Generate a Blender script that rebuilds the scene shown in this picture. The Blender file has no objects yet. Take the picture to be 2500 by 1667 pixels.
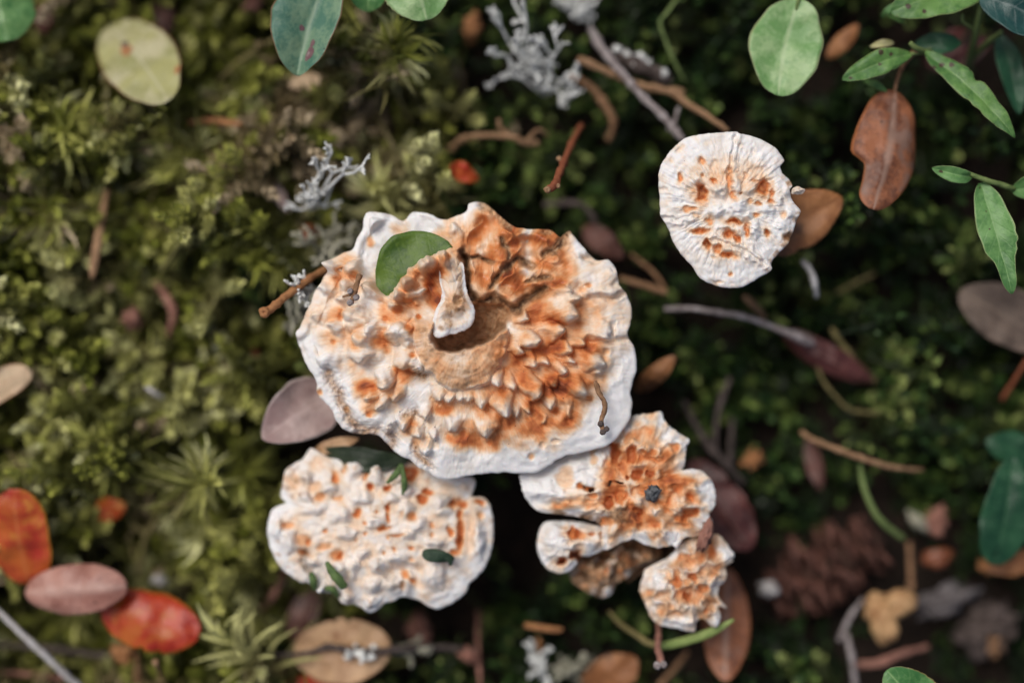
import bpy, math, random
import numpy as np
from mathutils import Vector, Matrix

# ------------------------------------------------------------------ camera, sky, sun, exposure
SC = bpy.context.scene
COL = SC.collection
IMW, IMH = 2500.0, 1667.0          # photograph size in pixels
LENS, SENSOR = 50.0, 36.0
FPX = IMW * LENS / SENSOR
CAMZ = 0.285                       # metres above the soil
FOCUS_Z = 0.0465

cam_d = bpy.data.cameras.new('camera')
cam = bpy.data.objects.new('camera', cam_d)
COL.objects.link(cam)
cam.location = (0, 0, CAMZ)
cam_d.lens = LENS
cam_d.sensor_width = SENSOR
cam_d.clip_start = 0.01
cam_d.clip_end = 100
cam_d.dof.use_dof = True
cam_d.dof.focus_distance = CAMZ - FOCUS_Z
cam_d.dof.aperture_fstop = 3.0
SC.camera = cam

SUN_EL = math.radians(58)
SUN_AZ = math.radians(-42)         # from the upper left of the picture (0 = picture top)
world = bpy.data.worlds.new('World')
SC.world = world
world.use_nodes = True
wn = world.node_tree
sky = wn.nodes.new('ShaderNodeTexSky')
sky.sky_type = 'NISHITA'
sky.sun_disc = False
sky.sun_elevation = SUN_EL
sky.sun_rotation = SUN_AZ
sky.air_density = 0.7
sky.dust_density = 5.0
sky.ozone_density = 0.5
wn.links.new(sky.outputs[0], wn.nodes['Background'].inputs[0])
wn.nodes['Background'].inputs[1].default_value = 0.095

sun_d = bpy.data.lights.new('sun', 'SUN')
sun = bpy.data.objects.new('sun', sun_d)
COL.objects.link(sun)
sun_d.energy = 1.5
sun_d.angle = math.radians(26)
sun_d.color = (1.0, 0.985, 0.955)
sdir = Vector((math.sin(SUN_AZ) * math.cos(SUN_EL), math.cos(SUN_AZ) * math.cos(SUN_EL), math.sin(SUN_EL)))
sun.rotation_euler = (-sdir).to_track_quat('-Z', 'Y').to_euler()
sun.location = sdir * 2

SC.view_settings.view_transform = 'Standard'
SC.view_settings.look = 'None'
SC.view_settings.gamma = 1
SC.view_settings.use_curve_mapping = False
SC.view_settings.exposure = 0.06
SC.render.engine = 'CYCLES'
SC.cycles.use_denoising = True
SC.cycles.max_bounces = 6
SC.cycles.transparent_max_bounces = 4

# ------------------------------------------------------------------ helpers
rng = np.random.default_rng(11)
random.seed(5)
MM = 0.001


def P(px, py, zmm):
    """photo pixel + height in mm -> world metres"""
    z = zmm * MM
    k = (CAMZ - z) / FPX
    return Vector(((px - IMW / 2) * k, -(py - IMH / 2) * k, z))


def Pn(px, py, zmm):
    z = np.asarray(zmm) * MM
    k = (CAMZ - z) / FPX
    return np.stack([(px - IMW / 2) * k, -(py - IMH / 2) * k, z + 0 * px], -1)


def mmpx(zmm):
    return (CAMZ - zmm * MM) / FPX * 1000.0


def ZR(x0, y0, s):
    """coordinates measured in an enlarged crop -> photo pixels"""
    return lambda x, y: (x0 + x / s, y0 + y / s)


_perm = {}


def perlin(x, y, seed=0):
    if seed not in _perm:
        r = np.random.default_rng(1000 + seed)
        p = r.permutation(256)
        _perm[seed] = (np.concatenate([p, p]), r.uniform(0, 2 * math.pi, 256))
    p, ga = _perm[seed]
    x = np.asarray(x, float)
    y = np.asarray(y, float)
    xi = np.floor(x).astype(int)
    yi = np.floor(y).astype(int)
    xf = x - xi
    yf = y - yi
    u = xf * xf * xf * (xf * (xf * 6 - 15) + 10)
    v = yf * yf * yf * (yf * (yf * 6 - 15) + 10)

    def g(ix, iy, dx, dy):
        a = ga[p[(p[ix & 255] + iy) & 255]]
        return np.cos(a) * dx + np.sin(a) * dy
    n00 = g(xi, yi, xf, yf)
    n10 = g(xi + 1, yi, xf - 1, yf)
    n01 = g(xi, yi + 1, xf, yf - 1)
    n11 = g(xi + 1, yi + 1, xf - 1, yf - 1)
    return ((n00 * (1 - u) + n10 * u) * (1 - v) + (n01 * (1 - u) + n11 * u) * v) * 1.5


def fbm(x, y, scale, octv=3, seed=0):
    o, a, s = 0, 1.0, 1.0 / scale
    for k in range(octv):
        o = o + a * perlin(x * s, y * s, seed + k)
        a *= 0.5
        s *= 2.03
    return o


def ss(a, b, x):
    t = np.clip((x - a) / (b - a), 0, 1)
    return t * t * (3 - 2 * t)


def polydist(x, y, pts):
    d = np.full(np.shape(x), 1e9)
    for (ax, ay), (bx, by) in zip(pts[:-1], pts[1:]):
        vx, vy = bx - ax, by - ay
        t = np.clip(((x - ax) * vx + (y - ay) * vy) / (vx * vx + vy * vy + 1e-9), 0, 1)
        d = np.minimum(d, np.hypot(x - ax - t * vx, y - ay - t * vy))
    return d


def catmull(pts, n, closed=False):
    pts = np.asarray(pts, float)
    m = len(pts)
    if closed:
        idx = lambda i: pts[i % m]
        segs = m
    else:
        idx = lambda i: pts[min(max(i, 0), m - 1)]
        segs = m - 1
    out = []
    for i in range(segs):
        p0, p1, p2, p3 = idx(i - 1), idx(i), idx(i + 1), idx(i + 2)
        for k in range(n):
            t = k / n
            out.append(0.5 * ((2 * p1) + (-p0 + p2) * t + (2 * p0 - 5 * p1 + 4 * p2 - p3) * t * t + (-p0 + 3 * p1 - 3 * p2 + p3) * t ** 3))
    if not closed:
        out.append(pts[-1])
    return np.array(out)


# ceiling raster: the lowest surface of the built things at each place, so that moss stays below
CG = 12.0
CX0, CY0 = -600, -600
CNX, CNY = int(3700 / CG), int(2900 / CG)
ceil_map = np.full((CNY, CNX), 99.0)


def register(v, solid=False):
    v = np.asarray(v)
    k = (CAMZ - v[:, 2]) / FPX
    px = v[:, 0] / k + IMW / 2
    py = -v[:, 1] / k + IMH / 2
    ix = ((px - CX0) / CG).astype(int)
    iy = ((py - CY0) / CG).astype(int)
    ok = (ix >= 0) & (iy >= 0) & (ix < CNX) & (iy < CNY)
    ok &= solid | (v[:, 2] > 0.0195) | (fbm(px, py, 42, 1, 231) > -0.12)      # moss grows over parts of what lies deep in it
    np.minimum.at(ceil_map, (iy[ok], ix[ok]), v[ok, 2] * 1000)


def np_mesh(name, verts, faces, attrs=None, smooth=True):
    """faces: list of (n, k) int arrays"""
    me = bpy.data.meshes.new(name)
    verts = np.asarray(verts, np.float32)
    me.vertices.add(len(verts))
    me.vertices.foreach_set('co', verts.ravel())
    nl = sum(f.size for f in faces)
    nf = sum(len(f) for f in faces)
    me.loops.add(nl)
    me.loops.foreach_set('vertex_index', np.concatenate([f.ravel() for f in faces]).astype(np.int32))
    me.polygons.add(nf)
    starts, o = [], 0
    for f in faces:
        starts.append(o + np.arange(len(f)) * f.shape[1])
        o += f.size
    me.polygons.foreach_set('loop_start', np.concatenate(starts).astype(np.int32))
    me.update(calc_edges=True)
    me.polygons.foreach_set('use_smooth', np.full(nf, smooth))
    for k, a in (attrs or {}).items():
        at = me.attributes.new(k, 'FLOAT', 'POINT')
        at.data.foreach_set('value', np.asarray(a, np.float32))
    me.validate()
    return me


def link(name, me, mat, parent=None):
    o = bpy.data.objects.new(name, me)
    COL.objects.link(o)
    if me is not None and mat is not None:
        me.materials.append(mat)
    if parent is not None:
        o.parent = parent
        o.matrix_parent_inverse = Matrix.Translation(-parent.location)
    return o


def tag(o, label, cat, group=None, kind=None):
    o['label'] = label
    if cat:
        o['category'] = cat
    if group:
        o['group'] = group
    if kind:
        o['kind'] = kind
    return o


def thing(name, label, cat, loc, group=None):
    o = bpy.data.objects.new(name, None)
    o.empty_display_size = 0.005
    COL.objects.link(o)
    o.location = loc
    return tag(o, label, cat, group)


def grid_faces(nu, nv, wrap=False, off=0):
    """quads of a (nu x nv) vertex grid, index = i*nv + j; wrap joins the last j to the first"""
    i = np.arange(nu - 1)[:, None]
    j = np.arange(nv if wrap else nv - 1)[None, :]
    j2 = (j + 1) % nv
    a = i * nv + j
    b = i * nv + j2
    c = (i + 1) * nv + j2
    d = (i + 1) * nv + j
    return np.stack([a, b, c, d], -1).reshape(-1, 4) + off


# ------------------------------------------------------------------ materials
def new_mat(name):
    m = bpy.data.materials.new(name)
    m.use_nodes = True
    nt = m.node_tree
    return m, nt, nt.nodes['Principled BSDF']


def N(nt, t, **kw):
    n = nt.nodes.new(t)
    for k, v in kw.items():
        setattr(n, k, v)
    return n


def ramp(nt, fac, stops):
    r = N(nt, 'ShaderNodeValToRGB')
    e = r.color_ramp.elements
    while len(e) < len(stops):
        e.new(0.5)
    for q, (p, c) in zip(e, stops):
        q.position = p
        q.color = (*c, 1)
    nt.links.new(fac, r.inputs[0])
    return r.outputs[0]


def noise(nt, scale, detail=4, rough=0.6, coord=None):
    n = N(nt, 'ShaderNodeTexNoise')
    n.inputs['Scale'].default_value = scale
    n.inputs['Detail'].default_value = detail
    n.inputs['Roughness'].default_value = rough
    if coord is not None:
        nt.links.new(coord, n.inputs['Vector'])
    return n.outputs['Fac']


def math_n(nt, op, a, b=None, c=None, clamp=False):
    n = N(nt, 'ShaderNodeMath', operation=op)
    n.use_clamp = clamp
    for k, v in enumerate((a, b, c)):
        if v is None:
            continue
        if isinstance(v, (int, float)):
            n.inputs[k].default_value = v
        else:
            nt.links.new(v, n.inputs[k])
    return n.outputs[0]


def mixc(nt, fac, a, b, mode='MIX'):
    n = N(nt, 'ShaderNodeMix', data_type='RGBA', blend_type=mode)
    for idx, v in ((0, fac), (6, a), (7, b)):
        if isinstance(v, (int, float)):
            n.inputs[idx].default_value = v
        elif isinstance(v, tuple):
            n.inputs[idx].default_value = (*v, 1)
        else:
            nt.links.new(v, n.inputs[idx])
    return n.outputs[2]


def attr(nt, name):
    a = N(nt, 'ShaderNodeAttribute')
    a.attribute_name = name
    return a.outputs['Fac']


def wcoord(nt):
    return N(nt, 'ShaderNodeNewGeometry').outputs['Position']


def bump(nt, height, dist, strength, bsdf):
    b = N(nt, 'ShaderNodeBump')
    b.inputs['Distance'].default_value = dist
    b.inputs['Strength'].default_value = strength
    nt.links.new(height, b.inputs['Height'])
    nt.links.new(b.outputs[0], bsdf.inputs['Normal'])
    return b


def fungus_material():
    m, nt, b = new_mat('fungus_flesh')
    pos = wcoord(nt)
    pig, tan, wax = attr(nt, 'pig'), attr(nt, 'tan'), attr(nt, 'wax')
    n1 = noise(nt, 900, 5, 0.65, pos)
    n2 = noise(nt, 3200, 3, 0.6, pos)
    n3 = noise(nt, 260, 3, 0.55, pos)
    v = math_n(nt, 'MULTIPLY_ADD', math_n(nt, 'SUBTRACT', n1, 0.5), 0.20, pig)
    v = math_n(nt, 'MULTIPLY_ADD', math_n(nt, 'SUBTRACT', n2, 0.5), 0.12, v)
    col = ramp(nt, v, [(0.03, (0.82, 0.815, 0.80)), (0.19, (0.81, 0.67, 0.53)), (0.40, (0.77, 0.46, 0.255)),
                       (0.62, (0.65, 0.245, 0.082)), (0.84, (0.43, 0.115, 0.034)), (1.0, (0.20, 0.050, 0.020))])
    # faint greyish and buff mottling of the skin
    mott = math_n(nt, 'MULTIPLY', math_n(nt, 'SUBTRACT', n3, 0.46, clamp=True), 2.2, clamp=True)
    col = mixc(nt, mott, col, (0.78, 0.71, 0.62), 'MULTIPLY')
    # tan to brown felt
    tv = math_n(nt, 'MULTIPLY_ADD', math_n(nt, 'SUBTRACT', n1, 0.5), 1.2, tan)
    tcol = ramp(nt, noise(nt, 1400, 5, 0.7, pos), [(0.30, (0.15, 0.066, 0.027)), (0.5, (0.38, 0.215, 0.105)), (0.7, (0.60, 0.42, 0.26))])
    col = mixc(nt, math_n(nt, 'MULTIPLY', tv, math_n(nt, 'MULTIPLY', tan, 1.4, clamp=True), clamp=True), col, tcol)
    # dark brown
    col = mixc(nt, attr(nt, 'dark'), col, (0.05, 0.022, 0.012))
    # dirt specks
    vo = N(nt, 'ShaderNodeTexVoronoi')
    vo.inputs['Scale'].default_value = 420
    nt.links.new(pos, vo.inputs['Vector'])
    sp = math_n(nt, 'LESS_THAN', vo.outputs['Distance'], math_n(nt, 'MULTIPLY', math_n(nt, 'SUBTRACT', vo.outputs['Color'], 0.45), 0.13))
    col = mixc(nt, math_n(nt, 'MULTIPLY', sp, 0.85), col, (0.035, 0.025, 0.02))
    nt.links.new(col, b.inputs['Base Color'])
    r = math_n(nt, 'MULTIPLY_ADD', wax, -0.48, 0.70)
    nt.links.new(r, b.inputs['Roughness'])
    b.inputs['Specular IOR Level'].default_value = 0.35
    b.inputs['Subsurface Weight'].default_value = 0.16
    b.inputs['Subsurface Radius'].default_value = (1.0, 0.5, 0.3)
    b.inputs['Subsurface Scale'].default_value = 0.0009
    h = math_n(nt, 'MULTIPLY_ADD', n2, 0.35, n1)
    bump(nt, h, 0.00022, 0.35, b)
    return m


def leaf_material(name, c1, c2, rib, edge=None, spots=0.3, spotc=(0.05, 0.02, 0.015), rough=0.45, spec=0.4, blot=None, ribw=0.06, vein=0.25, trans=0.0, blotlo=0.52):
    m, nt, b = new_mat(name)
    pos = wcoord(nt)
    lu, lv = attr(nt, 'lu'), attr(nt, 'lv')
    av = math_n(nt, 'ABSOLUTE', lv)
    n1 = noise(nt, 190, 4, 0.6, pos)
    n2 = noise(nt, 1300, 4, 0.65, pos)
    f = math_n(nt, 'MULTIPLY_ADD', math_n(nt, 'SUBTRACT', n2, 0.5), 0.5, n1)
    col = ramp(nt, f, [(0.38, c1), (0.62, c2)])
    if blot is not None:
        col = mixc(nt, ss_node(nt, noise(nt, 120, 3, 0.6, pos), blotlo, blotlo + 0.14), col, blot)
    # side veins, a herringbone in leaf coordinates
    w = math_n(nt, 'SINE', math_n(nt, 'MULTIPLY_ADD', math_n(nt, 'MULTIPLY_ADD', av, -0.17, lu), 52.0, math_n(nt, 'MULTIPLY', n1, 3.0)))
    w = math_n(nt, 'SUBTRACT', w, 0.86, clamp=True)
    w = math_n(nt, 'MULTIPLY', w, 7.0 * vein, clamp=True)
    col = mixc(nt, math_n(nt, 'MULTIPLY', w, 0.55), col, rib)
    mid = ss_node(nt, av, ribw, 0.0)
    col = mixc(nt, math_n(nt, 'MULTIPLY', mid, 0.8), col, rib)
    if edge is not None:
        col = mixc(nt, ss_node(nt, math_n(nt, 'MULTIPLY_ADD', n2, 0.04, av), 0.955, 1.0), col, edge)
    if spots > 0:
        vo = N(nt, 'ShaderNodeTexVoronoi')
        vo.inputs['Scale'].default_value = 520
        nt.links.new(pos, vo.inputs['Vector'])
        s = math_n(nt, 'LESS_THAN', math_n(nt, 'MULTIPLY_ADD', n2, 0.25, vo.outputs['Distance']), math_n(nt, 'MULTIPLY_ADD', vo.outputs['Color'], 0.30, 0.12 * spots - 0.02))
        s2 = math_n(nt, 'GREATER_THAN', noise(nt, 260, 2, 0.5, pos), 0.64 - 0.2 * spots)
        col = mixc(nt, math_n(nt, 'MULTIPLY', math_n(nt, 'MULTIPLY', s, s2), 0.9), col, spotc)
    nt.links.new(col, b.inputs['Base Color'])
    nt.links.new(math_n(nt, 'MULTIPLY_ADD', n2, 0.25, rough - 0.12), b.inputs['Roughness'])
    b.inputs['Specular IOR Level'].default_value = spec
    if trans:
        b.inputs['Subsurface Weight'].default_value = trans
        b.inputs['Subsurface Radius'].default_value = (0.6, 1.0, 0.3)
        b.inputs['Subsurface Scale'].default_value = 0.0006
    h = math_n(nt, 'MULTIPLY_ADD', w, -0.5, math_n(nt, 'MULTIPLY', n2, 0.7))
    bump(nt, h, 0.0004, 0.5, b)
    return m


def ss_node(nt, v, a, b):
    n = N(nt, 'ShaderNodeMapRange', interpolation_type='SMOOTHSTEP')
    nt.links.new(v, n.inputs[0])
    n.inputs[1].default_value = a
    n.inputs[2].default_value = b
    return n.outputs[0]


def rough_material(name, stops, scale=700, rough=0.8, bd=0.0004, spec=0.25, scale2=None):
    m, nt, b = new_mat(name)
    pos = wcoord(nt)
    n1 = noise(nt, scale, 5, 0.65, pos)
    nt.links.new(ramp(nt, n1, stops), b.inputs['Base Color'])
    b.inputs['Roughness'].default_value = rough
    b.inputs['Specular IOR Level'].default_value = spec
    bump(nt, noise(nt, scale2 or scale * 2, 5, 0.7, pos), bd, 0.6, b)
    return m


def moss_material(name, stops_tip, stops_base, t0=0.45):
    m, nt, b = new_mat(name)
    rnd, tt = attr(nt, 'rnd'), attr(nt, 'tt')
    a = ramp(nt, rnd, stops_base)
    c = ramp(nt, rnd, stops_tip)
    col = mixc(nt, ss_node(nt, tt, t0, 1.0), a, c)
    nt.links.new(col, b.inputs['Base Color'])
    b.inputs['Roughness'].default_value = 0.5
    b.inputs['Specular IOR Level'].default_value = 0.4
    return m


MAT = {}
MAT['fungus'] = fungus_material()
MAT['stem'] = rough_material('fungus_stem', [(0.3, (0.10, 0.05, 0.03)), (0.6, (0.30, 0.18, 0.11))], 500, 0.9)
G = leaf_material
MAT['green_pale'] = G('leaf_pale_green', (0.14, 0.29, 0.090), (0.30, 0.44, 0.20), (0.36, 0.48, 0.25), edge=(0.26, 0.30, 0.14), rough=0.40, vein=0.10, ribw=0.12, trans=0.1)
MAT['green_blue'] = G('leaf_blue_green', (0.060, 0.155, 0.105), (0.17, 0.27, 0.165), (0.28, 0.38, 0.26), edge=(0.16, 0.10, 0.05), rough=0.45, vein=0.1, ribw=0.07)
MAT['green_mid'] = G('leaf_mid_green', (0.045, 0.155, 0.040), (0.13, 0.27, 0.085), (0.25, 0.40, 0.16), edge=(0.20, 0.17, 0.06), rough=0.36, vein=0.25, trans=0.05)
MAT['green_deep'] = G('leaf_deep_green', (0.034, 0.085, 0.006), (0.080, 0.148, 0.012), (0.20, 0.29, 0.07), rough=0.46, vein=0.14, ribw=0.02)
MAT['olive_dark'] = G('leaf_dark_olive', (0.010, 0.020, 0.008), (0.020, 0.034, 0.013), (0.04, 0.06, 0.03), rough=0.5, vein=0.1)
MAT['green_dark'] = G('leaf_dark_green', (0.010, 0.050, 0.022), (0.022, 0.085, 0.036), (0.05, 0.13, 0.06), rough=0.4, vein=0.15)
MAT['green_teal'] = G('leaf_teal_green', (0.010, 0.050, 0.045), (0.030, 0.085, 0.075), (0.12, 0.17, 0.16), rough=0.33, vein=0.4)
MAT['green_spot'] = G('leaf_spotted_green', (0.048, 0.135, 0.030), (0.125, 0.25, 0.060), (0.22, 0.35, 0.13), edge=(0.25, 0.33, 0.12), spots=1.5, rough=0.42, vein=0.2, trans=0.05)
MAT['green_clean'] = G('leaf_fresh_green', (0.060, 0.165, 0.045), (0.14, 0.29, 0.09), (0.25, 0.40, 0.17), edge=(0.28, 0.36, 0.15), spots=0.55, rough=0.42, vein=0.25, trans=0.05)
MAT['yellow_green'] = G('leaf_yellow_green', (0.27, 0.27, 0.10), (0.45, 0.42, 0.25), (0.48, 0.46, 0.30), edge=(0.16, 0.07, 0.03), rough=0.4, blot=(0.36, 0.35, 0.14), vein=0.03)
MAT['brown'] = G('leaf_brown', (0.12, 0.042, 0.020), (0.31, 0.115, 0.050), (0.33, 0.21, 0.155), edge=(0.34, 0.12, 0.04), spots=0.5, rough=0.48, blot=(0.22, 0.13, 0.095), vein=0.12, ribw=0.2)
MAT['brown_rust'] = G('leaf_rust', (0.22, 0.085, 0.030), (0.34, 0.15, 0.055), (0.28, 0.12, 0.05), rough=0.5, blot=(0.10, 0.045, 0.02), vein=0.05)
MAT['brown_dark'] = G('leaf_dark_brown', (0.055, 0.022, 0.016), (0.13, 0.055, 0.04), (0.18, 0.09, 0.07), rough=0.5, vein=0.05)
MAT['maroon'] = G('leaf_maroon', (0.050, 0.015, 0.013), (0.12, 0.038, 0.032), (0.17, 0.08, 0.065), rough=0.4, vein=0.05)  # albedo lowered: shade over the lower right litter is put into the colour
MAT['taupe'] = G('leaf_taupe', (0.085, 0.060, 0.044), (0.16, 0.115, 0.085), (0.19, 0.14, 0.10), rough=0.6, vein=0.05)
MAT['pinkgrey'] = G('leaf_pink_grey', (0.33, 0.235, 0.215), (0.46, 0.35, 0.32), (0.48, 0.36, 0.33), edge=(0.45, 0.38, 0.35), rough=0.6, blot=(0.30, 0.20, 0.185), vein=0.1)
MAT['red_orange'] = G('leaf_red_orange', (0.40, 0.035, 0.016), (0.50, 0.115, 0.020), (0.54, 0.17, 0.05), edge=(0.55, 0.26, 0.02), rough=0.36, blot=(0.56, 0.24, 0.035), vein=0.0)
MAT['red'] = G('leaf_red', (0.28, 0.018, 0.010), (0.45, 0.050, 0.014), (0.45, 0.09, 0.03), edge=(0.52, 0.18, 0.02), rough=0.32, blot=(0.42, 0.10, 0.016), vein=0.05)
MAT['pinkbrown'] = G('leaf_pink_brown', (0.27, 0.115, 0.085), (0.42, 0.22, 0.17), (0.47, 0.29, 0.235), rough=0.40, vein=0.0, ribw=0.4)  # broad pale rib band paints a silvery highlight along the leaf
MAT['tan'] = G('leaf_tan', (0.36, 0.205, 0.105), (0.50, 0.32, 0.175), (0.40, 0.24, 0.12), edge=(0.16, 0.07, 0.03), rough=0.5, blot=(0.24, 0.11, 0.05), vein=0.05, blotlo=0.60)
MAT['cream'] = G('leaf_cream', (0.55, 0.40, 0.25), (0.66, 0.50, 0.32), (0.5, 0.3, 0.18), edge=(0.45, 0.16, 0.07), rough=0.5, vein=0.03)
MAT['stem_green'] = rough_material('sprig_stem', [(0.3, (0.09, 0.14, 0.04)), (0.7, (0.20, 0.26, 0.09))], 600, 0.6)
MAT['stem_red'] = rough_material('red_stem', [(0.3, (0.18, 0.05, 0.025)), (0.7, (0.32, 0.11, 0.05))], 600, 0.6)
MAT['twig_grey'] = rough_material('twig_grey', [(0.3, (0.13, 0.105, 0.10)), (0.5, (0.28, 0.24, 0.23)), (0.7, (0.45, 0.42, 0.41))], 800, 0.85)
MAT['twig_grey_dark'] = rough_material('wood_grey_dark', [(0.3, (0.05, 0.042, 0.042)), (0.55, (0.13, 0.115, 0.115)), (0.75, (0.28, 0.26, 0.26))], 600, 0.9)  # grey wood, with the litter corner's shade put into the tone
MAT['twig_brown'] = rough_material('twig_brown', [(0.3, (0.14, 0.07, 0.035)), (0.7, (0.38, 0.22, 0.12))], 800, 0.8)
MAT['twig_tan'] = rough_material('twig_tan', [(0.3, (0.16, 0.085, 0.042)), (0.7, (0.42, 0.26, 0.145))], 900, 0.75)
MAT['twig_orange'] = rough_material('twig_orange', [(0.3, (0.26, 0.11, 0.045)), (0.7, (0.45, 0.22, 0.09))], 700, 0.7)
MAT['twig_dark'] = rough_material('twig_dark', [(0.35, (0.03, 0.022, 0.018)), (0.65, (0.13, 0.10, 0.09))], 700, 0.8)
MAT['twig_olive'] = rough_material('twig_olive', [(0.3, (0.10, 0.085, 0.03)), (0.7, (0.22, 0.18, 0.075))], 700, 0.8)
MAT['twig_rose'] = rough_material('twig_rose', [(0.3, (0.22, 0.095, 0.07)), (0.7, (0.37, 0.19, 0.14))], 700, 0.7)
MAT['twig_pale'] = rough_material('twig_pale', [(0.3, (0.36, 0.33, 0.31)), (0.7, (0.62, 0.61, 0.60))], 800, 0.85)
MAT['green_blade'] = rough_material('blade_green', [(0.3, (0.16, 0.23, 0.06)), (0.7, (0.32, 0.40, 0.13))], 500, 0.5)
MAT['green_bit'] = rough_material('bit_green', [(0.3, (0.045, 0.085, 0.025)), (0.7, (0.13, 0.20, 0.065))], 700, 0.6)
MAT['green_bit_dark'] = rough_material('bit_dark_green', [(0.3, (0.012, 0.030, 0.016)), (0.7, (0.05, 0.085, 0.05))], 900, 0.45)
MAT['lichen'] = rough_material('lichen_white', [(0.3, (0.66, 0.68, 0.64)), (0.65, (0.88, 0.89, 0.86))], 1100, 0.9)
MAT['lichen_dull'] = rough_material('lichen_dull', [(0.3, (0.26, 0.26, 0.19)), (0.65, (0.46, 0.44, 0.34))], 1000, 0.9)
MAT['pebble'] = rough_material('pebble_grey', [(0.3, (0.03, 0.033, 0.036)), (0.7, (0.18, 0.19, 0.2))], 1500, 0.6)
MAT['cone'] = rough_material('cone_scale', [(0.3, (0.026, 0.011, 0.008)), (0.7, (0.19, 0.085, 0.062))], 420, 0.65)  # dark brown anyway, lowered further to stand in for the litter corner's shade
MAT['cone_core'] = rough_material('cone_core', [(0.3, (0.03, 0.016, 0.012)), (0.7, (0.07, 0.035, 0.025))], 400, 0.9)
MAT['husk'] = rough_material('husk_tan', [(0.3, (0.30, 0.15, 0.065)), (0.7, (0.55, 0.35, 0.17))], 260, 0.55)
MAT['nut'] = rough_material('nut_red_brown', [(0.3, (0.14, 0.045, 0.02)), (0.7, (0.34, 0.12, 0.055))], 250, 0.35, spec=0.5)
MAT['orange'] = rough_material('orange_bit', [(0.3, (0.45, 0.095, 0.025)), (0.7, (0.58, 0.19, 0.05))], 300, 0.5)
MAT['purple'] = rough_material('purple_spot', [(0.3, (0.13, 0.06, 0.075)), (0.7, (0.22, 0.13, 0.13))], 900, 0.6)
MAT['spot_pale'] = rough_material('pale_spot', [(0.3, (0.26, 0.20, 0.20)), (0.7, (0.36, 0.30, 0.28))], 900, 0.6)
MAT['soil'] = rough_material('soil', [(0.3, (0.008, 0.006, 0.004)), (0.55, (0.020, 0.013, 0.009)), (0.75, (0.055, 0.033, 0.021))], 320, 0.95, 0.0015)
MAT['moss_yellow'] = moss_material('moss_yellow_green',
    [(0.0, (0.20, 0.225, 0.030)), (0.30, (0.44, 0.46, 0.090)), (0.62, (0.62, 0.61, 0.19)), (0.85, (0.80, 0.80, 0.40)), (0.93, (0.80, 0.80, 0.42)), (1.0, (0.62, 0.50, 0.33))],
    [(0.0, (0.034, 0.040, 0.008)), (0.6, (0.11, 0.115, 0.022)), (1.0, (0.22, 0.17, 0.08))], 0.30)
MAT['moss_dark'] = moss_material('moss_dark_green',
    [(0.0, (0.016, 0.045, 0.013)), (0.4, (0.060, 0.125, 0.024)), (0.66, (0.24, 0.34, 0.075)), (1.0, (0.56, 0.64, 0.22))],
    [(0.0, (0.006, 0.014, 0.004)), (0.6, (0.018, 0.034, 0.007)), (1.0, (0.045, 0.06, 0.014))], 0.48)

# ------------------------------------------------------------------ ground
gx, gy = np.meshgrid(np.concatenate([[-3, -1.5, -0.7, -0.35], np.linspace(-0.2, 0.2, 160), [0.35, 0.7, 1.5, 3]]),
                     np.concatenate([[-3, -1.5, -0.7, -0.35], np.linspace(-0.16, 0.16, 130), [0.35, 0.7, 1.5, 3]]))
gz = (fbm(gx, gy, 0.035, 4, 40) * 2.4 + fbm(gx, gy, 0.4, 2, 45) * 3 - 1.0) * MM
gv = np.stack([gx, gy, gz], -1).reshape(-1, 3)
tag(link('ground', np_mesh('ground', gv, [grid_faces(gx.shape[0], gx.shape[1])]), MAT['soil']),
    'dark brown crumbly forest soil under the moss', None, kind='structure')


def soil_z(px, py):
    """approximate soil height in mm"""
    p = P(px, py, 0)
    return float((fbm(np.array([p.x]), np.array([p.y]), 0.035, 4, 40) * 2.4 + fbm(np.array([p.x]), np.array([p.y]), 0.4, 2, 45) * 3 - 1.0)[0])


# ------------------------------------------------------------------ fungi
def bump_r(x, y, cx, cy, rx, ry=None, rot=0):
    ry = ry or rx
    c, s = math.cos(math.radians(rot)), math.sin(math.radians(rot))
    dx, dy = x - cx, y - cy
    a = (dx * c + dy * s) / rx
    b = (-dx * s + dy * c) / ry
    return a * a + b * b


def blob(x, y, cx, cy, rx, ry=None, rot=0):
    """soft bump 1 in the middle, 0 outside"""
    return np.clip(1 - bump_r(x, y, cx, cy, rx, ry, rot), 0, 1) ** 1.5


def scale_fn(x, y, tx, ty, ang, L, W, h):
    """a tooth-like scale that rises towards its tip and ends in a steep edge. returns height, along (0..1), mask"""
    c, s = math.cos(math.radians(ang)), math.sin(math.radians(ang))
    q = 1 + ((x - tx) * c + (y - ty) * s) / L
    b = (-(x - tx) * s + (y - ty) * c) / (W / 2)
    qq = np.clip(q, 0, 1)
    wp = np.maximum((1 - qq ** 3) ** 0.6, 1e-4)
    ins = np.where((q > 0) & (q < 1), 1 - (b / wp) ** 2, -1)
    m = np.clip(ins, 0, 1)
    f = h * ss(0.0, 0.85, qq) * m ** 0.52
    return f, qq, np.clip(ins * 3, 0, 1) * (q > 0)


def soften(h, n):
    for _ in range(n):
        h = (np.roll(h, 1, 1) + 2 * h + np.roll(h, -1, 1)) / 4
        g = h.copy()
        g[1:-1] = (h[:-2] + 2 * h[1:-1] + h[2:]) / 4
        g[0] = g[1].mean()
        h = g
    return h


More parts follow.
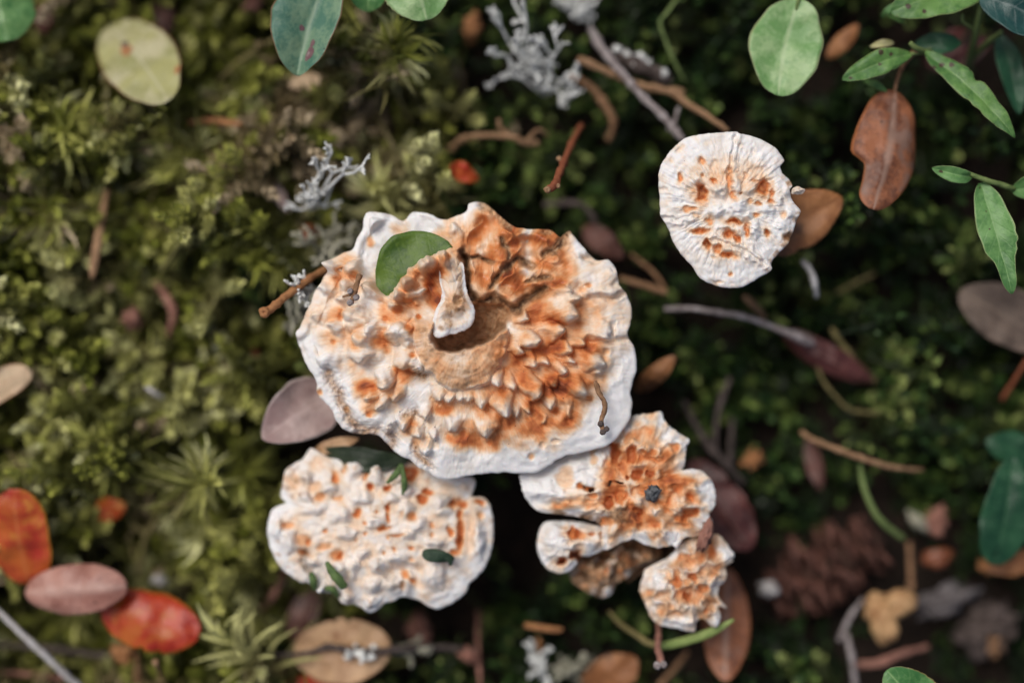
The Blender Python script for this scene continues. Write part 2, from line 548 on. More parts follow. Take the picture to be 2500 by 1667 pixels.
def polar_cap(name, parent, outline, center, zb, hfun, nth=640, nr=160, rim=0.9, drop=11.0, neck=0.32, rough=3.0, seed=1, edge_noise=14, smooth=2):
    cx, cy = center
    o = catmull(outline, 10, True)
    ang = np.unwrap(np.arctan2(o[:, 1] - cy, o[:, 0] - cx))
    if ang[-1] < ang[0]:
        ang, o = ang[::-1], o[::-1]
    rad = np.hypot(o[:, 0] - cx, o[:, 1] - cy)
    a = ang % (2 * math.pi)
    srt = np.argsort(a)
    th = np.linspace(0, 2 * math.pi, nth, endpoint=False)
    R = np.interp(th, a[srt], rad[srt], period=2 * math.pi)
    ct, st = np.cos(th), np.sin(th)
    R = R + rough * fbm(cx + ct * R, cy + st * R, edge_noise, 2, seed + 70)
    k = mmpx(zb)
    R = np.maximum(R - rim / k * 0.95, 6)
    t = np.linspace(0, 1, nr)
    t = 1 - (1 - t) ** 1.15
    T = np.broadcast_to(t[:, None], (nr, nth))
    px = cx + T * R[None, :] * ct
    py = cy + T * R[None, :] * st
    h, pig, tan, wax, dark = hfun(px, py, T)
    h = soften(h, smooth)
    pig = 0.45 * soften(pig, 1) + 0.55 * soften(pig, 10)
    tan = soften(tan, 2)
    arc_ = th[None, :] * np.maximum(R.mean() * 0.8, 40) + 6 * fbm(px, py, 60, 1, seed + 31)
    fib = fbm(arc_ / 4.0, T * R.mean() / 26.0, 1.0, 2, seed + 33) * ss(0.10, 0.35, T)
    h = h + 0.07 * fib
    pig = pig + 0.05 * fib * ss(0, .2, pig) + 0.02 * fib
    verts = [Pn(px, py, zb + h).reshape(-1, 3)]
    A = {'pig': [pig.ravel()], 'tan': [tan.ravel()], 'wax': [wax.ravel()], 'dark': [dark.ravel()]}
    h1 = h[-1]
    # rolled margin, underside, neck
    rings = []
    for ph in np.linspace(0.18, 1.0, 7):
        f = ph * math.pi
        rings.append((rim / k * math.sin(f), -rim * (1 - math.cos(f)), 0.0, 1.0))
    base_z = -2 * rim
    for u in np.linspace(0.12, 1.0, 9):
        rings.append((0, base_z - drop * u ** 1.6, u, 1.0))
    nring = len(rings)
    for off, dz, u, _ in rings:
        rr = (R + off) * (1 - u * (1 - neck)) if u == 0 else R * (1 - u * (1 - neck))
        qx = cx + rr * ct
        qy = cy + rr * st
        hz = zb + h1 * (1 - u) + dz
        if u > 0:
            hz = hz + 0.35 * fbm(qx, qy, 12, 2, seed + 5)
        verts.append(Pn(qx, qy, hz))
        A['pig'].append(np.full(nth, 0.05 + 0.15 * (u > 0)) if u else pig[-1])
        A['tan'].append(np.full(nth, min(1.0, 0.15 + u)) if u else tan[-1])
        A['wax'].append(np.zeros(nth))
        A['dark'].append(np.zeros(nth) if u else dark[-1])
    V = np.concatenate(verts)
    F = grid_faces(nr + nring, nth, True)
    F = F[:, ::-1]
    F = F[nth:] if False else F
    me = np_mesh(name, V, [F], {q: np.concatenate(v) for q, v in A.items()})
    ob = link(name, me, MAT['fungus'], parent)
    register(V)
    return ob, R


def stem_mesh(parent, px, py, ztop, r_top, r_bot, seed=0):
    n, m = 18, 36
    th = np.linspace(0, 2 * math.pi, m, endpoint=False)
    V = []
    for i in range(n):
        u = i / (n - 1)
        z = ztop * (1 - u) - 3 * u
        r = (r_top * (1 - u) + r_bot * u) * (1 + 0.25 * (2 * u - 1) ** 4)
        r = r * (1 + 0.18 * fbm(np.cos(th) * 2 + 5, np.sin(th) * 2 + u * 3, 1.0, 2, seed + 3))
        c = P(px, py, ztop)
        V.append(np.stack([c.x + r * MM * np.cos(th), c.y + r * MM * np.sin(th), np.full(m, z * MM)], -1))
    return link('stem', np_mesh('stem', np.concatenate(V), [grid_faces(n, m, True)[:, ::-1]]), MAT['stem'], parent)


R1 = ZR(640, 450, 3.485)
R2 = ZR(1040, 450, 3.485)
R3 = ZR(640, 800, 3.485)
R4 = ZR(1040, 800, 3.485)
R5 = ZR(620, 1050, 3.3726)
R6 = ZR(1220, 980, 2.614)
R7 = ZR(1560, 280, 3.563)
V0 = ZR(0, 0, 2352 / 2500)

# ---- main cap
F1_OUT = [V0(*p) for p in [(845, 487), (880, 489), (905, 497), (927, 507), (948, 489), (985, 491), (1008, 503), (1030, 503), (1052, 495), (1072, 486), (1078, 467), (1110, 465), (1135, 485), (1160, 505),
          (1185, 522), (1230, 527), (1265, 529), (1290, 546), (1306, 530), (1320, 545), (1345, 575), (1370, 598), (1395, 597), (1414, 618), (1421, 650), (1440, 680), (1451, 710), (1449, 740), (1441, 768),
          (1455, 795), (1463, 830), (1456, 870), (1448, 900), (1452, 930), (1445, 965), (1420, 1000), (1395, 1022), (1340, 1038), (1290, 1050), (1250, 1075), (1225, 1086), (1150, 1085), (1080, 1091),
          (1040, 1100), (1005, 1098), (985, 1085), (960, 1072), (945, 1058), (920, 1046), (900, 1030), (868, 999), (830, 996), (800, 990), (775, 970), (764, 945), (741, 918), (727, 897), (729, 880),
          (715, 855), (700, 830), (690, 800), (679, 768), (690, 750), (701, 722), (712, 700), (724, 670), (741, 642), (752, 622), (739, 604), (765, 594), (790, 580), (810, 573), (820, 550), (833, 525), (837, 500)]]

F1_SC = []


def sc_add(Z, items, s=3.485):
    for (x, y, a, L, W, h) in items:
        tx, ty = Z(x, y)
        F1_SC.append((tx, ty, a, L / s, W / s, h))


sc_add(R4, [(978, 125, 12, 320, 200, 2.6), (830, 235, 30, 200, 125, 1.8), (1198, 8, -18, 270, 190, 2.3), (1260, 210, 20, 230, 150, 2.0), (1358, 142, 8, 180, 115, 1.6),
            (1527, 320, 15, 340, 200, 2.2), (1502, 408, 40, 160, 110, 1.3), (1372, 570, 35, 270, 190, 2.3), (1188, 388, 35, 190, 115, 1.7), (1048, 335, 45, 200, 125, 1.8),
            (930, 350, 70, 180, 145, 1.7), (980, 585, 45, 290, 210, 2.8), (680, 752, 75, 270, 230, 2.8), (460, 675, 105, 230, 200, 2.2), (757, 540, 60, 210, 135, 1.8),
            (500, 928, 95, 250, 240, 3.0), (1110, 510, 70, 160, 115, 1.5), (1080, 705, 75, 250, 115, 1.8), (1215, 785, 85, 270, 80, 1.1), (612, 505, 80, 230, 150, 1.8),
            (200, 885, 110, 190, 170, 1.6), (305, 645, 90, 190, 170, 1.7), (120, 630, 90, 210, 180, 1.7), (920, 610, 60, 130, 90, 1.2), (790, 760, 70, 150, 100, 1.1),
            (880, 720, 60, 140, 90, 1.0), (1270, 300, 30, 150, 100, 1.4), (1400, 610, 40, 120, 90, 1.0), (1010, 830, 80, 160, 60, 0.6)])
sc_add(R2, [(1327, 990, 5, 290, 175, 2.4), (1297, 1112, 15, 390, 250, 2.6), (1265, 895, -5, 270, 150, 1.8), (890, 1140, 20, 170, 125, 1.4), (1600, 1235, 8, 320, 150, 1.0),
            (1560, 1300, 20, 260, 110, 0.8), (1640, 760, -25, 330, 170, 0.8), (1640, 900, 0, 320, 160, 0.8)])
sc_add(R3, [(1010, 522, 110, 230, 190, 2.1), (1182, 372, 100, 250, 210, 2.1), (800, 300, 110, 270, 270, 2.1), (1300, 380, 80, 210, 190, 1.8), (1600, 642, 80, 210, 160, 1.8),
            (1772, 655, 85, 210, 170, 1.7), (1200, 862, 100, 210, 170, 1.7), (1335, 955, 80, 190, 150, 1.5), (1400, 1080, 80, 170, 140, 1.3), (1120, 640, 115, 260, 120, 1.5),
            (960, 700, 135, 260, 110, 1.3), (860, 620, 150, 220, 100, 1.2), (1380, 800, 90, 200, 150, 1.5), (1460, 960, 85, 180, 90, 1.0), (1050, 880, 120, 200, 110, 1.2), (470, 260, 190, 220, 200, 1.0)])
sc_add(R1, [(1035, 1255, 190, 310, 230, 2.4), (690, 1085, 200, 270, 210, 1.9), (560, 1175, 200, 210, 160, 1.6), (640, 845, 200, 210, 170, 1.7), (630, 960, 190, 210, 160, 1.6),
            (848, 872, 190, 250, 170, 2.1), (500, 672, 200, 270, 180, 1.5), (470, 872, 190, 210, 140, 1.3), (700, 692, 190, 230, 170, 1.7), (760, 1300, 195, 310, 270, 2.3),
            (1318, 622, 225, 240, 160, 3.2), (1392, 583, 255, 220, 120, 2.8), (1560, 556, 272, 210, 120, 2.4), (1190, 790, 228, 220, 140, 2.8), (1112, 905, 215, 180, 110, 2.2),
            (1410, 895, -12, 310, 100, 1.8), (1060, 1000, 205, 220, 110, 1.6), (700, 1195, 195, 200, 150, 1.4), (1150, 1300, 160, 260, 200, 1.8), (870, 1250, 175, 220, 180, 2.0),
            (920, 300, 235, 240, 200, 1.0), (1330, 240, 280, 220, 160, 1.2), (1640, 330, 270, 240, 140, 1.4), (860, 560, 200, 200, 160, 1.4), (420, 1110, 195, 200, 160, 1.0)])

F1_BL = [R1(870, 1180) + (34, 30, 1.8), R1(1230, 1130) + (22, 20, 1.4), R1(1210, 1210) + (45, 40, 1.2), R1(1310, 1020) + (10, 10, 1.0), R1(1240, 990) + (14, 12, 1.0), R1(640, 1100) + (20, 18, 1.0),
         R1(1420, 800) + (30, 16, 1.2), R1(940, 500) + (18, 30, 1.0), R1(1060, 360) + (30, 22, 0.9), R3(1250, 130) + (30, 40, 1.4), R3(1230, 260) + (26, 30, 1.2), R3(900, 260) + (40, 20, 1.0),
         R3(860, 90) + (30, 26, 1.2), R4(1440, 170) + (40, 20, 0.8), R4(1060, 450) + (16, 22, 1.0), R4(900, 240) + (20, 18, 1.0), R4(1150, 590) + (18, 20, 0.9), R4(1560, 300) + (18, 26, 0.8)]
# orange zones: x, y, radius, strength
F1_OZ = [(1335, 930, 120, .62), (1285, 1015, 85, .52), (1400, 880, 90, .58), (1225, 985, 70, .42), (1135, 1062, 42, .60), (1190, 1068, 42, .58), (1365, 1010, 60, .50), (1370, 815, 70, .55),
         (1310, 770, 60, .50), (1260, 870, 70, .50), (1420, 760, 60, .35), (1255, 640, 135, .62), (1200, 560, 60, .55), (1330, 600, 70, .5), (1020, 720, 60, .42), (1060, 690, 40, .66), (1050, 660, 60, .45), (1060, 735, 30, .70),
         (960, 760, 40, .35), (945, 700, 50, .25), (850, 650, 40, .3), (830, 690, 45, .36), (870, 820, 42, .45), (930, 830, 34, .55), (900, 950, 36, .55), (955, 955, 32, .55), (985, 910, 30, .5),
         (1085, 985, 38, .48), (1140, 980, 36, .45), (1000, 1040, 26, .40), (1030, 1075, 26, .40), (905, 985, 30, .3), (760, 760, 50, .2), (800, 830, 34, .22), (870, 905, 26, .3), (1000, 800, 34, .3), (1010, 860, 22, .3), (1120, 560, 40, .32),
         (1090, 590, 40, .3), (1480, 720, 44, .26), (1470, 800, 40, .28), (1440, 940, 40, .3), (905, 590, 14, .55), (1085, 630, 14, .7), (970, 755, 14, .85), (1005, 808, 14, .75), (1095, 625, 12, .75), (975, 560, 26, .25),
         (800, 660, 24, .3), (815, 770, 20, .42), (1225, 900, 46, .42), (1172, 905, 40, .2), (1230, 850, 40, .45), (1110, 770, 30, .28), (1350, 1062, 40, .2)]
F1_PIT = [R4(315, 905) + (11, 15, .95), R4(540, 975) + (7, 7, .9), R4(1100, 705) + (12, 14, .9), R4(920, 690) + (14, 16, .85), R4(1215, 780) + (7, 14, .7), R4(1385, 600) + (12, 10, .8), R4(730, 790) + (10, 22, .7),
          R4(895, 1095) + (8, 10, .55), R3(1275, 235) + (8, 8, .85), R1(1240, 1215) + (10, 10, .9), R1(1330, 1130) + (8, 8, 1.0), R1(1050, 1145) + (8, 8, .9), R1(1125, 1065) + (9, 10, .95), R1(1585, 610) + (8, 7, .95),
          R1(1700, 630) + (7, 8, .9), R1(665, 1130) + (8, 8, .8), R1(660, 720) + (14, 12, .6), R1(610, 1340) + (7, 7, .9), R3(720, 690) + (8, 8, .9), R2(1380, 860) + (10, 6, .8), R2(1340, 900) + (9, 6, .5), R1(780, 770) + (12, 16, .8),
          R3(910, 740) + (8, 8, .9), R1(640, 810) + (10, 12, .7), R2(620, 360) + (12, 10, .5), R4(1540, 200) + (9, 8, .6), R1(1460, 980) + (18, 24, .85), R1(1180, 1000) + (10, 14, .6), R4(1100, 965) + (12, 7, .3), R4(990, 1000) + (9, 9, .2), R3(490, 550) + (7, 9, .85)]


def f1_h(x, y, T):
    wx = x + 7 * fbm(x, y, 40, 2, 3) + 1.0 * fbm(x, y, 11, 1, 5)
    wy = y + 7 * fbm(x, y, 40, 2, 13) + 1.0 * fbm(x, y, 11, 1, 15)
    h = 4.2 * (1 - T ** 1.8) + 0.7 * fbm(x, y, 150, 2, 1)
    # uneven tiers: the upper disc ends in a step towards the white margin
    tier = np.zeros_like(x)
    pig_m = np.zeros_like(x)
    q_m = np.zeros_like(x)
    for s in F1_SC:
        f, q, m = scale_fn(wx, wy, *s[:5], s[5] * (1.4 if s[0] > 1090 else 1.75))
        on = f > tier
        q_m = np.where(on & (m > 0.05), q * np.clip(m, 0, 1), q_m)
        tier = np.maximum(tier, f)
        # a hollow just beyond each tip
        tx, ty, a, L, W, hh = s
        c, sn = math.cos(math.radians(a)), math.sin(math.radians(a))
        d = bump_r(wx, wy, tx + c * W * .18, ty + sn * W * .18, W * .62, W * .62)
        pig_m = np.maximum(pig_m, np.clip(1 - d, 0, 1) * (m < 0.05))
    bl = np.zeros_like(x)
    for (bx, by, rx, ry, hh) in F1_BL:
        bl = np.maximum(bl, hh * blob(wx, wy, bx, by, rx, ry))
    h = h + tier + bl - 0.7 * pig_m * (T < 0.93)
    zone = np.zeros_like(x)
    for (ox, oy, r, st) in F1_OZ:
        zone = np.maximum(zone, st * np.clip(1.25 - bump_r(wx, wy, ox, oy, r), 0, 1) ** 0.8)
    nz = fbm(x, y, 46, 3, 21)
    pig = zone * (1 - 0.74 * ss(0.3, 0.98, q_m)) * (1.08 + 0.55 * nz)
    pig = np.maximum(pig, (0.22 * pig_m + 0.34 * pig_m * ss(0.0, 0.35, zone)) * (T < 0.95) * (0.8 + 0.5 * nz))
    pig = pig + 0.10 * ss(0.05, 0.6, nz + 0.1) * ss(0.97, 0.75, T)
    pig = np.maximum(pig, 0.19 * ss(0.02, 0.25, zone) * (0.8 + 0.5 * nz))
    pig = np.maximum(pig, 0.24 * np.clip(1.2 - bump_r(x, y, 1450, 760, 120, 150), 0, 1) * (0.8 + 0.7 * nz))
    pig = np.maximum(pig, 0.16 * np.clip(1.2 - bump_r(x, y, 860, 720, 130, 120), 0, 1) * (0.8 + 0.7 * nz))
    pig = np.maximum(pig, 0.15 * ss(0.9, 0.7, T) * (0.75 + 0.8 * fbm(x, y, 70, 2, 25)))
    tan = 0.20 * ss(.3, .9, q_m) * ss(0.1, 0.3, zone) * ss(-.2, .4, fbm(x, y, 20, 2, 23))
    wax = np.zeros_like(x)
    dark = np.zeros_like(x)
    # pits
    for (ax, ay, rx, ry, st) in F1_PIT:
        d = np.clip(1.2 - bump_r(x + 2 * nz, y, ax, ay, rx, ry), 0, 1)
        h = h - 0.5 * d
        pig = np.maximum(pig, 0.88 * st * ss(0, 1.1, d))
    # waxy orange folds
    wz = ss(1.15, 0.75, np.sqrt(bump_r(wx, wy, 1260, 632, 150, 92, 16)))
    wz = np.maximum(wz, ss(1.1, 0.7, np.sqrt(bump_r(wx, wy, 1190, 575, 44, 66, -10))))
    w1 = 1 - np.abs(fbm(wx, wy, 95, 2, 31)) * 2.4
    ridge = ss(0.72, 0.98, w1)
    h = h * (1 - 0.35 * wz) + wz * (-0.2 + 0.5 * ridge + 2.2 * fbm(x, y, 66, 2, 33) + 0.14 * fbm(x, y, 20, 2, 34))
    pig = np.where(wz > 0.02, pig * (1 - wz) + wz * (0.60 - 0.16 * ridge + 0.46 * fbm(x, y, 55, 3, 35)), pig)
    wax = np.maximum(wax, wz * ss(0.9, 0.4, w1))
    tan = np.maximum(tan, wz * 0.2 * ss(0.2, 0.55, fbm(x, y, 26, 3, 37)))
    # dark crevices
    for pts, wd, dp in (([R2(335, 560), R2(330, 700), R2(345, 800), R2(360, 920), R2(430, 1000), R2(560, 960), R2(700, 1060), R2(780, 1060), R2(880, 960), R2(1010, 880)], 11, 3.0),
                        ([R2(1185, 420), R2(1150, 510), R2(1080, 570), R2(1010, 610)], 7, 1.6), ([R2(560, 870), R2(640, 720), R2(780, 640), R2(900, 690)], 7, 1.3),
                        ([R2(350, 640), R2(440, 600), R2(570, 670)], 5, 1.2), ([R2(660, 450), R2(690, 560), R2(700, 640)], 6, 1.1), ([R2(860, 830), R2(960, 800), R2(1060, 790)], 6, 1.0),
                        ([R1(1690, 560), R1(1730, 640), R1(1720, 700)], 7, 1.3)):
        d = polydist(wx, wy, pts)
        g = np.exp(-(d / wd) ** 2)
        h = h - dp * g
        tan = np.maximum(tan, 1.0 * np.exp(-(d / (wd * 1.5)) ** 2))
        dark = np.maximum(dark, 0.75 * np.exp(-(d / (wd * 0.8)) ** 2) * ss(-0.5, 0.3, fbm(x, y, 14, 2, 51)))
    # the central hollow and the tan crescent below it
    e = np.sqrt(bump_r(wx, wy, 1148, 797, 104, 53, -21))
    e2 = np.sqrt(bump_r(wx + 5 * fbm(x, y, 22, 2, 55), wy, 1126, 812, 117, 141, 0))
    band = ss(1.0, 0.97, e2) * ss(0.96, 1.03, e) * ss(770, 800, y)
    ang = np.arctan2(y - 790, x - 1138)
    stri = fbm(ang * 60, e * 3, 1.6, 2, 61)
    hb = 7.6 - 1.7 * np.clip((e2 - 0.45) / 0.55, 0, 1) ** 2 + 0.05 * stri + 0.04 * np.sin(e2 * 60) + 0.5 * fbm(x, y, 60, 2, 62)
    h = h * (1 - band) + hb * band
    pig = pig * (1 - band) + band * (0.36 + 0.16 * fbm(x, y, 50, 3, 63) + 0.08 * stri + 0.04 * np.sin(e2 * 75) + 0.16 * ss(1130, 1220, x) - 0.30 * ss(0.94, 1.0, e2))
    tan = np.maximum(tan * (1 - band), band * (0.34 + 0.30 * ss(0.0, 0.5, fbm(x, y, 24, 3, 65)) + 0.18 * ss(0.1, .7, stri)) * ss(1250, 1150, x + 30 * nz) * ss(1.0, 0.94, e2))
    h = h + 3.4 * blob(wx, wy, *R1(1610, 790), 46, 62, 8)
    hol = ss(1.06, 0.86, e)
    h = h * (1 - hol) + hol * (-1.6 - 2.6 * (1 - e) + 0.5 * fbm(x, y, 26, 3, 67) + 0.25 * np.sin(e * 40 + 3 * fbm(x, y, 50, 2, 69)))
    pig = pig * (1 - hol) + hol * 0.45
    tan = np.maximum(tan * (1 - hol), hol * 0.85)
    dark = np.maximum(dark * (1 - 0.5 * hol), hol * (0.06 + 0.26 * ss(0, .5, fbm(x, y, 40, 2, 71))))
    # pocket around the embedded green leaf
    (lx0, ly0), (lx1, ly1) = R1(1060, 945), R1(1640, 500)
    ln = math.hypot(lx1 - lx0, ly1 - ly0)
    sd = ((x - lx0) * (ly1 - ly0) - (y - ly0) * (lx1 - lx0)) / ln * -1 + 9 * fbm(x, y, 26, 2, 74)     # positive below the edge of the crust
    along = ((x - lx0) * (lx1 - lx0) + (y - ly0) * (ly1 - ly0)) / ln
    inl = ss(-25, 5, along) * ss(ln + 30, ln - 5, along)
    sag = 26 * np.sin(np.pi * np.clip(along / ln, 0, 1))
    sd = sd + sag - 8
    pk = ss(1.10, 0.92, np.sqrt(bump_r(x, y, 985, 620, 112, 96, -38))) * ss(4, -6, sd) * inl
    h = h * (1 - pk) + pk * np.minimum(h, -0.6)
    lip = np.exp(-((sd - 16) / 20) ** 2) * inl * (sd > -8)
    h = h + 2.6 * lip * (0.8 + 0.55 * fbm(x, y, 34, 2, 75))
    pig = pig * (1 - 0.25 * lip) + 0.10 * lip
    # brown felted patches near the lower left margin
    for pts, wd in (([R3(560, 390), R3(640, 520), R3(690, 650), R3(740, 760), R3(820, 850)], 17), ([R3(820, 850), R3(900, 870), R3(990, 860)], 13), ([R3(1080, 880), R3(1120, 980)], 18),
                    ([R3(1230, 740), R3(1310, 730)], 14), ([R3(1290, 1030), R3(1350, 1110), R3(1420, 1180)], 14), ([R3(1310, 370), R3(1390, 420)], 11), ([R1(910, 235), R1(1100, 255)], 7), ([R1(1270, 240), R1(1330, 230)], 6), ([R1(1850, 170), R1(1990, 240), R2(720, 380)], 7), ([R2(900, 385), R2(1110, 410)], 8)):
        d = polydist(wx, wy, pts)
        g = np.exp(-(d / wd) ** 2)
        tan = np.maximum(tan, 0.8 * g)
        h = h - 0.8 * g + 0.6 * g * fbm(x, y, 7, 2, 73)
    # creases between the lobes of the right margin
    for pts in ([R2(1400, 960), R2(1540, 975), R2(1680, 930)], [R2(1380, 1350), R2(1560, 1330), R2(1740, 1290)], [R2(1350, 640), R2(1440, 640)]):
        d = polydist(wx, wy, pts)
        h = h - 1.1 * np.exp(-(d / 6) ** 2)
        h = h + 0.5 * np.exp(-((d - 16) / 10) ** 2) * (wy < pts[1][1])
        pig = np.maximum(pig, 0.22 * np.exp(-(d / 10) ** 2))
    # left rolled edge
    d = polydist(wx, wy, [R1(340, 1500), R1(345, 1330), R1(420, 1230)])
    h = h - 1.3 * np.exp(-(d / 7) ** 2)
    tan = np.maximum(tan, 0.5 * np.exp(-((d - 8) / 8) ** 2) * (wx < 745))
    fade = ss(1.0, 0.96, T)
    h = h + (0.26 * fbm(x, y, 34, 2, 81) + 0.05 * fbm(x, y, 10, 2, 83)) * (0.35 + 0.65 * fade)
    return h, np.clip(pig, 0, 1.1), np.clip(tan, 0, 1), np.clip(wax, 0, 1), np.clip(dark, 0, 1)


ZF1 = 42.5
f1 = thing('tooth_fungus', 'largest white and orange tooth fungus with a brown hollow and pointed scales', 'fungus', P(*V0(1080, 780), 0))
polar_cap('cap', f1, F1_OUT, V0(1085, 785), ZF1, f1_h, 840, 218, 0.62, 14, 0.28, 1.8, 1, smooth=1, edge_noise=22)
stem_mesh(f1, *V0(1085, 785), 30, 10, 8, 1)


def tongue_h(x, y, T):
    h = 1.4 * (1 - T ** 2) + 0.6 * fbm(x, y, 40, 2, 91) + 0.06 * fbm(x, y, 9, 2, 93)
    h = h - 1.1 * np.clip(1 - bump_r(x, y, *R1(1660, 990), 13, 15), 0, 1) - ss(740, 640, y) * 2.6
    g = np.clip(1 - bump_r(x, y, *R1(1660, 1000), 40, 34), 0, 1)
    pig = 0.17 + 0.24 * g + 0.3 * ss(690, 640, y) * ss(-.2, .5, fbm(x, y, 24, 2, 95)) - 0.2 * ss(0.86, 1.0, T)
    tan = 0.75 * g * ss(-.3, .4, fbm(x, y, 16, 3, 97)) + 0.75 * ss(-.1, .5, fbm(x, y, 30, 3, 99)) * ss(1, .8, T) + 0.7 * np.clip(1 - bump_r(x, y, *R1(1665, 985), 10, 12), 0, 1)
    z = np.zeros_like(x)
    return h, np.clip(pig, 0, 1), np.clip(tan, 0, 1), z, z


TON = [R1(*p) for p in [(1520, 700), (1600, 655), (1705, 665), (1722, 750), (1735, 850), (1760, 960), (1800, 1040), (1812, 1100), (1790, 1180), (1730, 1240), (1600, 1280), (1490, 1307), (1452, 1270), (1453, 1160), (1480, 1060), (1512, 1000), (1530, 920), (1505, 800)]]
tg, _ = polar_cap('lobe', f1, TON, R1(1620, 1000), 48.6, tongue_h, 220, 44, 0.6, 7, 0.3, 2.0, 4)
tg['label'] = 'pale tongue-shaped lobe hanging over the brown hollow'

# ---- upper right cap
F2_OUT = [R7(*p) for p in [(850, 150), (875, 168), (1000, 195), (1150, 265), (1220, 330), (1265, 410), (1228, 445), (1250, 510), (1310, 570), (1330, 620), (1312, 660), (1330, 740), (1392, 820), (1402, 860), (1370, 920),
          (1330, 1040), (1290, 1130), (1210, 1210), (1150, 1290), (1156, 1350), (1060, 1410), (920, 1490), (800, 1510), (700, 1495), (600, 1460), (530, 1420), (470, 1330), (380, 1230), (310, 1130), (280, 1060),
          (240, 960), (190, 880), (178, 700), (170, 580), (180, 480), (220, 390), (300, 290), (400, 210), (500, 180), (620, 165), (750, 155)]]
F2_PIT = [(545, 690, 42, 90, .95), (1080, 630, 60, 75, .95), (1150, 690, 20, 40, .85), (600, 1130, 34, 50, .97), (690, 1160, 45, 40, .75), (770, 1220, 75, 30, .9), (790, 1040, 60, 40, .88), (850, 1085, 30, 35, .85), (830, 930, 80, 28, .88), (945, 1010, 26, 60, .75),
          (1107, 1030, 22, 42, .85), (550, 405, 38, 32, .62), (362, 550, 26, 46, .72), (785, 560, 24, 110, .62), (820, 700, 32, 50, .58), (430, 820, 70, 25, .62), (540, 1010, 80, 18, .85), (610, 930, 40, 40, .6), (1160, 755, 30, 26, .66),
          (1040, 775, 30, 25, .6), (1025, 870, 26, 26, .6), (797, 1378, 17, 18, .85), (640, 1245, 35, 12, .4), (510, 880, 42, 30, .3), (365, 295, 30, 30, .28), (280, 395, 30, 26, .25), (1000, 325, 32, 34, .2), (880, 265, 30, 40, .18), (650, 575, 24, 20, .75),
          (560, 530, 20, 30, .6), (960, 745, 34, 22, .4), (1260, 880, 30, 26, .35), (680, 1450, 60, 14, .35), (890, 680, 20, 12, .7), (1290, 1060, 30, 40, .8), (210, 650, 26, 26, .3), (920, 540, 26, 40, .45), (1010, 580, 40, 26, .5), (500, 660, 90, 70, .42), (650, 440, 20, 50, .25), (1030, 500, 90, 60, .32), (940, 620, 60, 50, .34), (1330, 590, 20, 14, .8)]
F2_BL = [(700, 650, 90, 80, 2.0), (845, 800, 110, 90, 1.6), (960, 640, 70, 60, 1.5), (680, 840, 80, 70, 1.6), (850, 620, 36, 110, 1.2), (1070, 680, 40, 46, 1.0), (1120, 810, 70, 80, 1.2), (1000, 1000, 60, 90, 1.2), (1220, 760, 50, 60, 1.0), (1250, 950, 70, 80, 1.0), (760, 980, 110, 20, 0.9), (900, 890, 90, 40, 1.0), (500, 560, 60, 50, 0.8), (860, 1010, 50, 50, .8), (1330, 870, 60, 50, .9), (1280, 660, 40, 40, .8)]


def f2_h(x, y, T):
    zx, zy = (x - 1560) * 3.563, (y - 280) * 3.563
    zx = zx + 22 * fbm(x, y, 20, 2, 7)
    zy = zy + 22 * fbm(x, y, 20, 2, 17)
    ang = np.arctan2(zy - 800, zx - 780)
    h = 1.6 * (1 - T ** 2) - 0.7 * blob(zx, zy, 800, 800, 520)
    h = h + 0.30 * fbm(ang * 26, T * 1.5, 1.6, 2, 101) * ss(0.25, 0.6, T) * ss(1.0, 0.8, T)
    # radial crease at the top and the fold across the left and the lower right
    for pts, dp in (([(850, 150), (810, 330), (790, 480)], 0.7), ([(200, 900), (340, 920), (480, 880)], 0.6), ([(640, 1080), (860, 1160), (1110, 1300)], 0.7)):
        d = polydist(zx, zy, pts)
        h = h + dp * np.exp(-((d - 20) / 24) ** 2) - dp * np.exp(-(d / 16) ** 2)
    pig = 0.03 + 0.08 * ss(0, .6, fbm(x, y, 30, 3, 103))
    pig = pig + 0.26 * blob(zx, zy, 760, 560, 480, 260) + 0.12 * blob(zx, zy, 760, 1100, 300, 220)
    for (bx, by, rx, ry, hh) in F2_BL:
        g = blob(zx, zy, bx, by, rx * 1.1, ry * 1.1)
        h = h + hh * g
        pig = pig * (1 - 0.7 * g)
    dark = np.zeros_like(x)
    for (ax, ay, rx, ry, st) in F2_PIT:
        pig = np.maximum(pig, 0.38 * st * np.clip(1.3 - bump_r(zx, zy, ax, ay, rx * 1.7, ry * 1.7), 0, 1))
        d = np.clip(1.25 - bump_r(zx, zy, ax, ay, rx * 1.05, ry * 1.05), 0, 1)
        h = h - 1.5 * st * ss(0, 1.1, d)
        pig = np.maximum(pig, 0.92 * st * ss(0, 1.05, d) * (0.85 + 0.4 * fbm(x, y, 9, 2, 105)))
        dark = np.maximum(dark, 0.5 * ss(.8, 1.1, d) * (st > .94))
    tan = 0.75 * ss(0.93, 0.99, T) * ss(-1.05, -0.6, -np.abs(ang - 0.25)) * ss(-.35, .2, fbm(x, y, 14, 2, 107))
    tan = np.maximum(tan, 0.5 * blob(zx, zy, 1230, 430, 60, 50))
    h = h + 0.22 * fbm(x, y, 24, 2, 109) + 0.05 * fbm(x, y, 8, 2, 111)
    z = np.zeros_like(x)
    return h, np.clip(pig, 0, 1), np.clip(tan, 0, 1), z + 0.2 * ss(.6, .9, pig), dark


